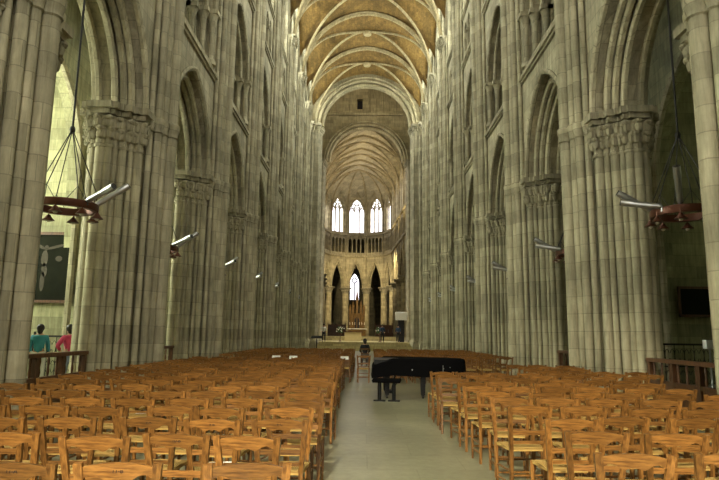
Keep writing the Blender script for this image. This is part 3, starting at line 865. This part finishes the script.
# ---------------------------------------------------------------- grand piano under a black cover, bench
e = empty('grand_piano', (.2, 15.5, 0)); e.scale = (.96, .96, .97); tag(e, 'black grand piano under a black cloth cover at the end of the aisle', 'piano')
def piano_out(o=0):
    pts = [(-o, -.75-o), (.5, -.75-o), (1.3, -.75-o), (1.9, -.75-o), (2.2+o*.7, -.7-o*.7), (2.36+o, -.5), (2.36+o, -.1), (2.25+o, .1+o), (1.9, .28+o), (1.45, .42+o), (1.1, .62+o), (.75, .74+o), (.3, .75+o), (-o, .75+o)]
    return pts
m = MB(); m.loft([(piano_out(-.03), .60), (piano_out(-.02), .96)]); m.build('case', M_blackgloss, e)
m = MB()
lv = []
for (o_, z) in ((.05, .56), (.035, .66), (.03, .8), (.02, .94), (.0, .985), (-.04, 1.0)):
    P = []
    for i, (x, y) in enumerate(piano_out(o_)):
        drop = 0
        if x < .2: z_ = z - (.16 if z > .9 else .06)*(1 if x < .05 else .5)
        else: z_ = z
        wob = .018*math.sin(i*2.3)*(1 if z < .7 else 0)
        P.append((x, y + wob, z_ + (wob if z < .6 else 0)))
    lv.append(P)
n = len(lv[0]); V = [p for l in lv for p in l]
F = [(i*n+k, i*n+(k+1) % n, (i+1)*n+(k+1) % n, (i+1)*n+k) for i in range(len(lv)-1) for k in range(n)] + [tuple((len(lv)-1)*n+k for k in range(n))]
m.add(V, F); cov = m.build('cloth_cover', M_black, e, smooth=True, angle=60)
m = MB(); m.lathe([(.0, 0), (.018, .0), (.018, .004), (0, .004)], (0,0,0), 10, R=Matrix.Rotation(PI/2, 3, 'X')); em = m.build('emblem', M_silver, cov); em.location = (.98, -.785, .72); em['label'] = 'small pale emblem on the cover'
m = MB()
for i, x in enumerate((1.78, 1.94)): m.ball((x, -.79, .76+.03*i), (.012,.005,.016), 8, 5)
m.b2((1.755, -.792, .62), (1.772, -.783, .84)); m.build('sheen_strip_dots', M_grey, cov)  # upright grey strip paints a reflection on the cover, beside two dots
for x, y in ((.35, -.6), (.35, .6), (1.27, -.58)):
    m = MB(); m.loft([([(x-.05,y-.05),(x+.05,y-.05),(x+.05,y+.05),(x-.05,y+.05)], .09), ([(x-.07,y-.07),(x+.07,y-.07),(x+.07,y+.07),(x-.07,y+.07)], .62)])
    L = m.build('leg', M_blackgloss, e)
    m = MB(); m.tube([(x-.02, y, .045), (x+.02, y, .045)], .045, 12); m.b2((x-.035,y-.035,.06),(x+.035,y+.035,.1)); m.build('caster', M_iron, L, smooth=True)
m = MB(); m.bar((.6, -.12, .62), (.5, -.12, .12), .04, .05); m.bar((.6, .12, .62), (.5, .12, .12), .04, .05); m.b2((.42,-.2,.08),(.56,.2,.16)); m.bar((.8,0,.6),(.52,0,.14),.02,.02); m.build('pedal_lyre', M_blackgloss, e)
for y in (-.09, 0, .09):
    m = MB(); m.b2((.34, y-.02, .09), (.44, y+.02, .105)); m.build('pedal', M_gold, e)
# bench
e = empty('piano_bench', (.5, 14.25, 0), 0); tag(e, 'black piano bench on two columns with flat feet left of the piano', 'bench')
m = MB(); m.loft([([(-.17,-.32),(.17,-.32),(.17,.32),(-.17,.32)], .43), ([(-.19,-.34),(.19,-.34),(.19,.34),(-.19,.34)], .48), ([(-.17,-.32),(.17,-.32),(.17,.32),(-.17,.32)], .52)])
e.rotation_euler.z = PI/2*.93
m.build('seat', M_black, e)
for y in (-.17, .17):
    m = MB(); m.tube([(0,y,.03),(0,y,.45)], .045, 12); g_ = m.build('leg', M_blackgloss, e, smooth=True)
    m = MB(); m.b2((-.06, y-.14, 0), (.06, y+.14, .03)); m.build('foot_bar', M_blackgloss, g_)

# ---------------------------------------------------------------- chandeliers
def ring_mesh(R, w, h, n=40):
    m = MB(); prof = [(R-w, -h/2), (R, -h/2), (R+.01, -h/4), (R+.01, h/4), (R, h/2), (R-w, h/2)]
    k = len(prof); V = []
    for i in range(n):
        a = 2*PI*i/n
        V += [(r*math.cos(a), r*math.sin(a), z) for r, z in prof]
    m.add(V, [(i*k+j, ((i+1) % n)*k+j, ((i+1) % n)*k+(j+1) % k, i*k+(j+1) % k) for i in range(n) for j in range(k)])
    return m
def chandelier(loc, sx, label, group, lit=None, tubes=2, top=9.2):
    e = empty('ring_chandelier', loc); tag(e, label, 'chandelier', group)
    RR = .62; zt = top - loc[2]
    link('ring', RINGM, e)
    for k in range(6):
        a = 2*PI*k/6 + .3
        p = Vector((RR*.95*math.cos(a), RR*.95*math.sin(a), .05))
        m = MB(); m.tube([p, p*.96 + Vector((0,0,.28)), (0.02*math.cos(a), .02*math.sin(a), 1.62)], .011, 6)
        m.tube([(RR*.95*math.cos(a+.35), RR*.95*math.sin(a+.35), .05), p*.97+Vector((0,0,.3)), (RR*.95*math.cos(a-.35), RR*.95*math.sin(a-.35), .05)], .008, 5)
        m.build('hanging_rod', M_iron, e, smooth=True)
    m = MB(); m.ball((0,0,1.65), (.06,.06,.09), 10, 6); m.build('hub', M_iron, e, smooth=True)
    m = MB(); m.tube([(0,0,1.7), (0,0,zt)], .022, 8); m.build('suspension_cable', M_iron, e, smooth=True)
    for k in range(8):
        a = 2*PI*k/8 + .2
        b = link('bell_lamp', BELLM, e); b.location = (RR*math.cos(a), RR*math.sin(a), -.06)
        q = link('bulb', BULBON if lit == k else BULBOFF, b)
        if lit == k: b['label'] = 'the one lit bell lamp'
    dirs = [(-1, .62, .25, .3), (-1, .15, .6, .2), (-.3, -.5, 1, .5)][:tubes] if sx > 0 else [(1, -.5, .34, .3), (.75, .35, .66, .2)][:tubes]
    for i, d in enumerate(dirs):
        D = Vector(d[:3]).normalized(); P0 = Vector((-sx*RR*.9, (-.25+.4*i), .08))
        if tubes == 3 and i == 2: P0 = Vector((-.3, -.45, .1))
        m = MB(); rot = D.to_track_quat('Z', 'Y').to_matrix()
        m.lathe([(.04, .0), (.06, .05), (.06, .5), (.07, .52), (.07, .76)], P0, 12, R=rot)
        m.build('floodlight_tube', M_silver, e, smooth=True)
        m = MB(); m.lathe([(.06, .755), (.06, .775), (0.01, .78)], P0, 12, R=rot); m.tube([P0, P0 - Vector((0,0,.1))], .03, 6); m.build('floodlight_glass', M_glassdark, e, smooth=True)
RINGM = ring_mesh(.62, .1, .15).mesh('ring', M_bronze, True)
m = MB(); m.tube([(0,0,.06),(0,0,-.06)], .014, 6); m.lathe([(.03,-.04),(.045,-.06),(.07,-.1),(.125,-.155),(.12,-.16)], (0,0,0), 14); BELLM = m.mesh('bell_lamp', M_bronze, True)
m = MB(); m.ball((0,0,-.15), (.05,.05,.05), 8, 6); BULBOFF = m.mesh('bulb', M_bulboff, True); BULBON = m.mesh('bulb', M_bulb, True)
for side, sx in (('left', -1), ('right', 1)):
    for i, y in enumerate([11.8 + BAY*k for k in range(7)]):
        lab = ('ring chandelier with silver floodlights in the nearest %s arch, hung on a cable' % side) if i == 0 else \
              ('ring chandelier with floodlight tubes in the %s arch from the camera, %s side' % (ORD[i], side))
        chandelier(((-6.2 if sx < 0 else 6.42) if i == 0 else sx*6.4, y, 4.05), sx, lab, 'chandeliers in the %s arcade' % side,
                   lit=0 if (sx > 0 and i == 0) else None, tubes=3 if (sx > 0 and i == 0) else 2, top=9.3)

# ---------------------------------------------------------------- wooden barriers between the piers
bars = []
def barrier(y0, y1, sx, label):
    e = empty('wooden_barrier', (sx*6.25, (y0+y1)/2, 0)); tag(e, label, 'barrier', 'wooden barriers between piers on the ' + ('left' if sx < 0 else 'right'))
    L = (y1-y0)/2
    m = MB(); m.b2((-.09, -L, 1.03), (.09, L, 1.11)); m.build('top_rail', M_wooddark, e)
    m = MB(); m.b2((-.05, -L, .58), (.05, L, .66)); m.build('middle_rail', M_wooddark, e)
    m = MB(); m.b2((-.05, -L, .08), (.05, L, .18)); m.build('bottom_rail', M_wooddark, e)
    m = MB(); m.b2((-.02, -L, .18), (.02, L, .58)); m.build('panel', M_wooddark, e)
    for k in range(4):
        u = -L + .05 + (2*L-.1)*k/3
        m = MB(); m.b2((-.055, u-.05, 0), (.055, u+.05, 1.06)); m.build('post', M_wooddark, e)
    for k in range(9):
        u = -L + .2 + (2*L-.4)*k/8
        m = MB(); m.lathe([(.02,.66),(.03,.75),(.018,.85),(.03,.95),(.02,1.03)], (0,u,0), 8); m.build('baluster', M_wooddark, e, smooth=True)
for side, sx in (('left', -1), ('right', 1)):
    for i in range(4):
        y = 8.8 + BAY*i
        barrier(y+1.5, y+4.5, sx, 'dark wooden barrier between the %s and %s piers on the %s' % (ORD[i], ORD[i+1], side))

# iron grilles in the aisles
def grille(loc, L, label):
    e = empty('iron_grille', loc); tag(e, label, 'grille')
    m = MB(); m.b2((-L,-.02,0),(L,.02,.06)); m.b2((-L,-.02,1.32),(L,.02,1.38)); m.b2((-L,-.02,.66),(L,.02,.7))
    for s in (-1,1): m.b2((s*L-.03,-.03,0),(s*L+.03,.03,1.5))
    m.build('frame', M_iron, e)
    k = int(L*2/.3)
    for i in range(k):
        u = -L + (i+.5)*2*L/k
        m = MB(); m.tube([(u,0,.05),(u,0,1.34)], .012, 6)
        for z in (.36, 1.0):
            for s in (-1,1): m.tube([(u+s*(.07-.07*math.cos(t*.55)) , 0, z+.2*math.sin(t*.55)*(1 if t<6 else .5)) for t in range(-5,6)], .01, 5)
        m.build('scroll_bar', M_iron, e, smooth=True)
grille((-9.6, 20.0, 0), 1.5, 'black scrolled iron grille behind the two visitors on the left')
grille((10.6, 18.6, 0), 1.5, 'black scrolled iron grille beyond the right wooden barrier')

# pictures on the chapel walls
e = empty('framed_painting', (-10.95, 20.42, 3.72)); tag(e, 'tall dark framed painting of a crucified figure on the left chapel wall', 'painting')
W_, H_ = .8, 1.24
m = MB()
for a, b in (((-W_,-.06,-H_),(W_,0,-H_+.1)),((-W_,-.06,H_-.1),(W_,0,H_)),((-W_,-.06,-H_),(-W_+.1,0,H_)),((W_-.1,-.06,-H_),(W_,0,H_))): m.b2(a,b)
m.build('frame', M_wooddark, e)
m = MB(); m.b2((-W_+.08,-.03,-H_+.08),(W_-.08,-.01,H_-.08)); cvs = m.build('canvas', M_canvas, e)
m = MB()
def ell(cx, cz, rx, rz, rot=0):
    P = []
    for k in range(12):
        a = 2*PI*k/12; x = rx*math.cos(a); z = rz*math.sin(a)
        P.append((cx + x*math.cos(rot) - z*math.sin(rot), cz + x*math.sin(rot) + z*math.cos(rot)))
    m.slab([(p[0], p[1]) for p in P], [], -.004, 0)
m.M = Matrix.Rotation(PI/2, 4, 'Z') @ Matrix.Scale(-1, 4, (0,1,0))
m.M = Matrix(((0,1,0,0),(1,0,0,0),(0,0,1,0),(0,0,0,1)))
ell(-.28, .3, .12, .3); ell(-.26, -.1, .1, .25, .1); ell(-.3, -.5, .08, .35); ell(-.24, .68, .07, .1); ell(.1, .72, .36, .05, .25); ell(-.45, .72, .2, .05, -.5); ell(.22,.3,.12,.1)
fg = m.build('painted_figure', M_figure, cvs); fg.location = (0, -.032, 0); fg['label'] = 'pale painted figure with outstretched arms'
e = empty('dark_picture', (11.35, 20.42, 2.78)); tag(e, 'small dark framed picture on the right chapel wall', 'picture')
m = MB()
for a, b in (((-.62,-.05,-.52),(.62,0,-.44)),((-.62,-.05,.44),(.62,0,.52)),((-.62,-.05,-.52),(-.54,0,.52)),((.54,-.05,-.52),(.62,0,.52))): m.b2(a,b)
m.build('frame', M_wooddark, e)
m = MB(); m.b2((-.56,-.03,-.46),(.56,-.01,.46)); m.build('canvas', M_canvas, e)

# tall candle stand right aisle
e = empty('candle_stand', (9.95, 17.4, 0)); tag(e, 'slim pale candle stand in front of the right iron grille', 'candle stand')
m = MB(); m.lathe([(.2,0),(.2,.04),(.05,.08),(.025,.15),(.025,1.2),(.06,1.25)], (0,0,0), 12); m.build('stem', M_silver, e, smooth=True)
m = MB(); m.b2((-.14,-.1,1.25),(.14,.1,1.5)); m.build('tray', M_white, e)

# ---------------------------------------------------------------- people
def skin_obj(name, pts, edges, rad, mat, parent, sub=1, root=0):
    me = bpy.data.meshes.new(name); me.from_pydata(pts, edges, [])
    o = bpy.data.objects.new(name, me); COL.objects.link(o)
    sk = o.modifiers.new('s', 'SKIN'); sk.use_smooth_shade = True
    for i, v in enumerate(me.skin_vertices[0].data):
        r = rad[i]; v.radius = (r, r) if not isinstance(r, tuple) else r; v.use_root = (i == root)
    ss = o.modifiers.new('u', 'SUBSURF'); ss.levels = sub; ss.render_levels = sub
    d = bpy.context.evaluated_depsgraph_get(); d.update()
    m2 = bpy.data.meshes.new_from_object(o.evaluated_get(d)); bpy.data.objects.remove(o)
    m2.materials.clear(); m2.materials.append(mat)
    for p in m2.polygons: p.use_smooth = True
    return link(name, m2, parent)
def person(loc, rz, label, shirt, trousers, seated=False, lean=0, hips=False, fingers=True, group=None):
    e = empty('person', loc, rz); tag(e, label, 'person', group)
    hz = .9 if not seated else .52
    L = math.tan(lean)
    up = lambda z, y=0, x=0: (x, y + (z)*L, hz + z)
    J = {'pel': up(0), 'sp': up(.2), 'ch': up(.4), 'nk': up(.545), 'hb': up(.60, .015), 'hm': up(.68, .03), 'ht': up(.76, .02)}
    for s, n in ((-1, 'l'), (1, 'r')):
        J['sh'+n] = up(.46, 0, s*.165)
        if hips: J['el'+n] = (s*.36, -.06+.3*L, hz+.24); J['wr'+n] = (s*.19, .1, hz+.08); hd = Vector((-s*.5, .4, -.6))
        elif seated: J['el'+n] = (s*.23, .06, hz+.2); J['wr'+n] = (s*.14, .28, hz+.13); hd = Vector((-s*.2, 1, -.1))
        else: J['el'+n] = (s*.225, -.02+.2*L, hz+.2); J['wr'+n] = (s*.21, .15+.2*L, hz+.02); hd = Vector((0, .5, -.8))
        hd.normalize(); J['hd'+n] = tuple(Vector(J['wr'+n]) + hd*.07); J['dir'+n] = hd
        J['hp'+n] = (s*.095, 0, hz-.04)
        if seated: J['kn'+n] = (s*.12, .42, .5); J['an'+n] = (s*.12, .40, .08)
        else: J['kn'+n] = (s*.11, .02, .48); J['an'+n] = (s*.12, -.01, .08)
        J['to'+n] = (s*.13, J['an'+n][1]+.17, .035)
    names = ['pel','sp','ch','nk','hb','hm','ht'] + [a+b for a in ('sh','el','wr','hd','hp','kn','an','to') for b in 'lr']
    R = {'pel':.125,'sp':.115,'ch':.135,'nk':.055,'hb':.062,'hm':.088,'ht':.06,'sh':.062,'el':.043,'wr':.027,'hd':.034,'hp':.085,'kn':.058,'an':.036,'to':.03}
    pts = [J[n] for n in names]; rad = [R[n] if n in R else R[n[:2]] for n in names]; ix = {n: i for i, n in enumerate(names)}
    E = [('pel','sp'),('sp','ch'),('ch','nk'),('nk','hb'),('hb','hm'),('hm','ht')]
    for s in 'lr': E += [('ch','sh'+s),('sh'+s,'el'+s),('el'+s,'wr'+s),('wr'+s,'hd'+s),('pel','hp'+s),('hp'+s,'kn'+s),('kn'+s,'an'+s),('an'+s,'to'+s)]
    E = [(ix[a], ix[b]) for a, b in E]
    if fingers:
        for s in 'lr':
            d = J['dir'+s]; side = d.cross(Vector((0,0,1))).normalized(); dn = d.cross(side)
            for k, ln in ((-1.5,.06),(-.5,.075),(.5,.07),(1.5,.055),(2.6,.045)):
                b0 = Vector(J['hd'+s]) + side*(.017*k) + (d*.015 if k < 2 else -d*.02)
                p1 = b0 + d*ln*.55 + side*(.012 if k > 2 else 0); p2 = p1 + (d*.6 + dn*.5)*ln*.6
                i0 = len(pts); pts += [tuple(b0), tuple(p1), tuple(p2)]; rad += [.010,.0085,.007]
                E += [(ix['hd'+s], i0), (i0, i0+1), (i0+1, i0+2)]
    body = skin_obj('body', pts, E, rad, M_skin, e)
    # clothes
    sn = ['pel','sp','ch','nk','shl','elxl','shr','elxr']
    mid = lambda a, b, t: tuple(Vector(J[a]).lerp(Vector(J[b]), t))
    P = [J['pel'], J['sp'], J['ch'], tuple(Vector(J['nk']) - Vector((0,0,.03))), J['shl'], J['ell'], mid('ell','wrl',.7), J['shr'], J['elr'], mid('elr','wrr',.7)]
    skin_obj('shirt', P, [(0,1),(1,2),(2,3),(2,4),(4,5),(5,6),(2,7),(7,8),(8,9)], [.15,.138,.158,.066,.08,.06,.05,.08,.06,.05], shirt, e)
    P = [(0, 0, hz-.02), J['hpl'], J['knl'], mid('knl','anl',.9), J['hpr'], J['knr'], mid('knr','anr',.9)]
    skin_obj('trousers', P, [(0,1),(1,2),(2,3),(0,4),(4,5),(5,6)], [.145,.105,.075,.06,.105,.075,.06], trousers, e)
    h = Vector(J['hm'])
    m = MB(); m.ball(h + Vector((0,-.028,.03)), (.1,.1,.112), 12, 8); m.ball(h + Vector((0,-.07,-.05)), (.075,.05,.09), 10, 6); m.build('hair', M_hair, e, smooth=True)
    for s in 'lr':
        a = Vector(J['an'+s]); m = MB(); m.ball(a + Vector((0,.07,-.035)), (.05,.14,.045), 10, 6); m.build('shoe', M_dark, e, smooth=True)
    return e
person((-8.75, 16.0, 0), .35, 'standing person in a teal top seen from behind beyond the left barrier', M_teal, M_pale)
person((-7.95, 16.1, 0), .9, 'standing person in a raspberry top leaning left with hand on hip', M_pink, M_jean, lean=.15, hips=True)
# distant seated people on chairs
def seated(x, y, label, sh, tr_, i):
    person((x, y, 0), random.uniform(-.2,.2), label, sh, tr_, seated=True, fingers=False)
    o = link('rush_chair', ONE, None, (x, y+.02, 0)); tag(o, ['chair under the dark-clad person in the aisle', 'chair under the person in blue beyond the piano', 'chair under the person in grey beyond the piano','chair under the person in pale top at far left'][i], 'chair')
seated(.02, 29.3, 'seated person in black with dark hair in the middle of the far aisle', M_dark, M_grey, 0)
def standing_far(x, y, label, s_, t_): person((x, y, .78), PI + random.uniform(-.5,.5), label, s_, t_, fingers=False, seated=False)
for x, y, l, s_, t_ in ((1.75, 57.6, 'far person in blue standing on the podium above the piano', M_bluecl, M_dark), (3.3, 58, 'far person in dark clothes near the white pulpit panel', M_bluecl, M_dark), (-3.9, 57.8, 'far person in a pale top at the left end of the podium', M_pale, M_dark)):
    person((x, y, .2 if False else .0) if False else (x, y, .78), PI, l, s_, t_, fingers=False)

# ---------------------------------------------------------------- sanctuary furniture
def P(x, y, z=0): return CH @ Vector((x, y, z))
# altar
e = empty('high_altar', P(0, 21.0, 1.25), math.radians(2.9)); tag(e, 'tall gilded high altar with pinnacles in the central arch of the apse', 'altar')
m = MB(); m.b2((-1.3,-.5,0),(1.3,.5,1.0)); m.build('altar_block', M_gold, e)
m = MB(); m.b2((-1.45,-.6,1.0),(1.45,.6,1.1)); m.build('altar_top', M_white, e)
m = MB(); m.b2((-1.2,.5,0),(1.2,1.0,3.4))
for u in (-1,-.5,0,.5,1): m.tube([(u,.45,1.1),(u,.45,3.4)], .08, 8)
m.build('retable', M_gold, e)
m = MB()
for u, h in ((-1.05,4.8),(-.6,5.4),(0,7.2),(.6,5.4),(1.05,4.8)):
    m.b2((u-.17,.5,3.4),(u+.17,.84,3.4+(h-3.4)*.55)); m.lathe([(.24,3.4+(h-3.4)*.55),(.02,h)], (u,.67,0), 4)
m.build('pinnacle_screen', M_gold, e)
m = MB(); m.slab(opening(.35,1.2,2.2,2.9,5),[], 0,.05); m.M=None; q = m.build('niche', M_dark, e); q.rotation_euler.z = PI/2; q.location = (0,.44,0)
for i, u in enumerate((-1.1,-.7,-.35,.35,.7,1.1)):
    c = empty('candlestick', P(u, 20.6, 2.35)); tag(c, 'altar candlestick, %s from the left on the high altar' % ORD[i], 'candlestick', 'candlesticks on the high altar')
    m = MB(); m.lathe([(.09,0),(.09,.03),(.03,.06),(.025,.5),(.06,.54)], (0,0,0), 10); m.build('stick', M_gold, c, smooth=True)
    m = MB(); m.tube([(0,0,.54),(0,0,.95)], .03, 8); m.build('candle', M_candle, c, smooth=True)
# front altar on the podium with black top
e = empty('altar_table', (-1.2, 64.5, .78)); tag(e, 'low altar table with dark top and pale cloth front on the podium', 'altar table')
m = MB(); m.b2((-1.1,-.5,.94),(1.1,.5,1.04)); m.build('table_top', M_wooddark, e)
m = MB(); m.b2((-.9,-.4,0),(.9,.4,.94)); m.build('cloth_front', M_cream, e)
# choir stalls
for i, (x, l) in enumerate(((-3.1, 'left'), (3.1, 'right'))):
    e = empty('choir_stall', P(x, 9.0, 1.25), math.radians(2.9)); tag(e, 'dark carved choir stall on the %s side before the apse' % l, 'stall', 'choir stalls')
    m = MB(); m.b2((-1.2,-.3,0),(1.2,.3,.5)); m.build('seat', M_wooddark, e)
    m = MB(); m.b2((-1.2,.25,.5),(1.2,.33,1.5)); m.build('back', M_wooddark, e)
    for k in range(5):
        m = MB(); m.b2((-1.2+.58*k,-.3,.5),(-1.12+.58*k,.3,.95)); m.lathe([(.05,1.5),(.07,1.6),(.02,1.75)], (-1.16+.58*k,.28,0), 8); m.build('arm', M_wooddark, e)
# flower stands
for i, (x, y, l) in enumerate(((-2.4, 60, 'left of the far altar table'), (1.6, 61, 'right of the far altar table'))):
    e = empty('flower_arrangement', (x, y, .78)); tag(e, 'flower arrangement on a stand %s' % l, 'flowers', 'flower arrangements')
    m = MB(); m.lathe([(.16,0),(.16,.04),(.04,.1),(.04,.6),(.12,.7),(.16,.85)], (0,0,0), 10); m.build('stand', M_wooddark, e, smooth=True)
    m = MB()
    for k in range(40):
        a = random.uniform(0,2*PI); r = random.uniform(0,.35); m.ball((r*math.cos(a), r*math.sin(a), .9+random.uniform(0,.5)), (.08,.03,.1), 6, 4)
    m.build('foliage', M_leaf, e)
    m = MB()
    for k in range(16):
        a = random.uniform(0,2*PI); r = random.uniform(.1,.4); m.ball((r*math.cos(a), r*math.sin(a), 1.0+random.uniform(0,.45)), .06, 6, 4)
    m.build('blossoms', M_flower, e)
# pulpit panel at the right crossing pier
e = empty('pulpit', (3.75, 60.5, .78)); tag(e, 'white box panel on a tall dark stand beside the right crossing pier', 'pulpit')
m = MB(); m.b2((-.3,-.2,0),(.3,.2,2.2)); m.build('stand', M_dark, e)
m = MB(); m.loft([([(-.55,-.35),(.55,-.35),(.55,.35),(-.55,.35)],2.2), ([(-.6,-.4),(.6,-.4),(.6,.4),(-.6,.4)],2.95), ([(-.55,-.35),(.55,-.35),(.55,.35),(-.55,.35)],3.02)]); m.build('panel_box', M_white, e)
# lectern at the left crossing pier
e = empty('lectern', (-4.0, 50.5, 0)); tag(e, 'black lectern near the left crossing pier behind the far chairs', 'lectern')
m = MB(); m.lathe([(.3,0),(.3,.05),(.06,.1),(.05,1.1)], (0,0,0), 10); m.build('stem', M_iron, e, smooth=True)
m = MB(); m.box((0,0,1.25), (.95,.5,.05), Matrix.Rotation(.35,3,'X')); m.build('desk', M_dark, e)

# ---------------------------------------------------------------- lamps: warm vault floodlights on the upper ledges, the lit bell lamp; added spots for chairs and tower
def spot(name, loc, target, energy, col, size=1.9, blend=.8, r=.12):
    l = bpy.data.lights.new(name, 'SPOT'); l.energy = energy; l.color = col; l.spot_size = size; l.spot_blend = blend; l.shadow_soft_size = r
    o = bpy.data.objects.new(name, l); COL.objects.link(o); o.location = loc
    o.rotation_euler = (Vector(target) - Vector(loc)).to_track_quat('-Z', 'Y').to_euler(); return o
for y in BAYY[3:]:
    for sx in (-1, 1):
        spot('vault_floodlight', (sx*5.3, y, 20.15), (-sx*3.4, y+.5, 27), 85, (1,.68,.28), 1.25)
for yl in (4.5, 11, 17):
    spot('choir_floodlight', CH @ Vector((0, yl, 14.5)) + Vector((4.6,0,0)), CH @ Vector((-1, yl, 27)), 900, (1,.78,.42))
    spot('choir_floodlight', CH @ Vector((0, yl, 14.5)) - Vector((4.6,0,0)), CH @ Vector((1, yl, 27)), 900, (1,.78,.42))
for sx in (-1, 1):
    spot('choir_floodlight', CH @ Vector((sx*4.7, 12.5, 13.6)), CH @ Vector((-sx*1.0, 27, 5)), 5000, (1,.82,.5), 1.5)
    spot('crossing_floodlight', (sx*4.9, 58.2, 14), (-sx*2, 63, 1), 1200, (1,.85,.55), 1.6)
spot('added_chair_spot', (-1.5, -6.5, 7.5), (.2, 4.2, .4), 12500, (1,.88,.62), math.radians(50), 1.0, .12)  # added lamp behind the camera, brightens the near chairs
for sx in (-1, 1):
    spot('added_tower_spot', (sx*4.6, 58.6, 29.6), (-sx*1.0, 69, 30.5), 900, (1,.86,.6), 1.3)  # added lamps that brighten the east wall of the lantern
wd = bpy.data.worlds.new('World'); SC.world = wd; wd.use_nodes = True
wd.node_tree.nodes['Background'].inputs[0].default_value = (.6,.7,.8,1); wd.node_tree.nodes['Background'].inputs[1].default_value = .5

# ---------------------------------------------------------------- camera
F_PX = 590.0
cam = bpy.data.cameras.new('camera'); cam.sensor_width = 36; cam.lens = F_PX/719*36; cam.clip_end = 400
co = bpy.data.objects.new('camera', cam); COL.objects.link(co); SC.camera = co
fwd = Vector(((363.5-359.5)/F_PX, (240-334)/F_PX, -1)).normalized()      # world +Y seen in camera axes
upv = Vector(((405-359.5)/F_PX, (240+3480)/F_PX, -1))
upv = (upv - fwd*upv.dot(fwd)).normalized()
rt = fwd.cross(upv)
Rwc = Matrix((rt, fwd, upv))          # rows: world x,y,z expressed in camera axes = camera->world
co.matrix_world = Matrix.Translation((-.06, 0, 1.55)) @ Rwc.to_4x4()

vs_ = SC.view_settings; SC.display_settings.display_device = 'sRGB'
vs_.view_transform = 'Standard'; vs_.look = 'None'; vs_.gamma = 1; vs_.use_curve_mapping = False; vs_.exposure = 0.08
SC.cycles.use_denoising = True
SC.cycles.max_bounces = 10; SC.cycles.diffuse_bounces = 6
SC.cycles.sample_clamp_indirect = 6
print('CHAIRS', nchair, 'OBJECTS', len(bpy.data.objects))
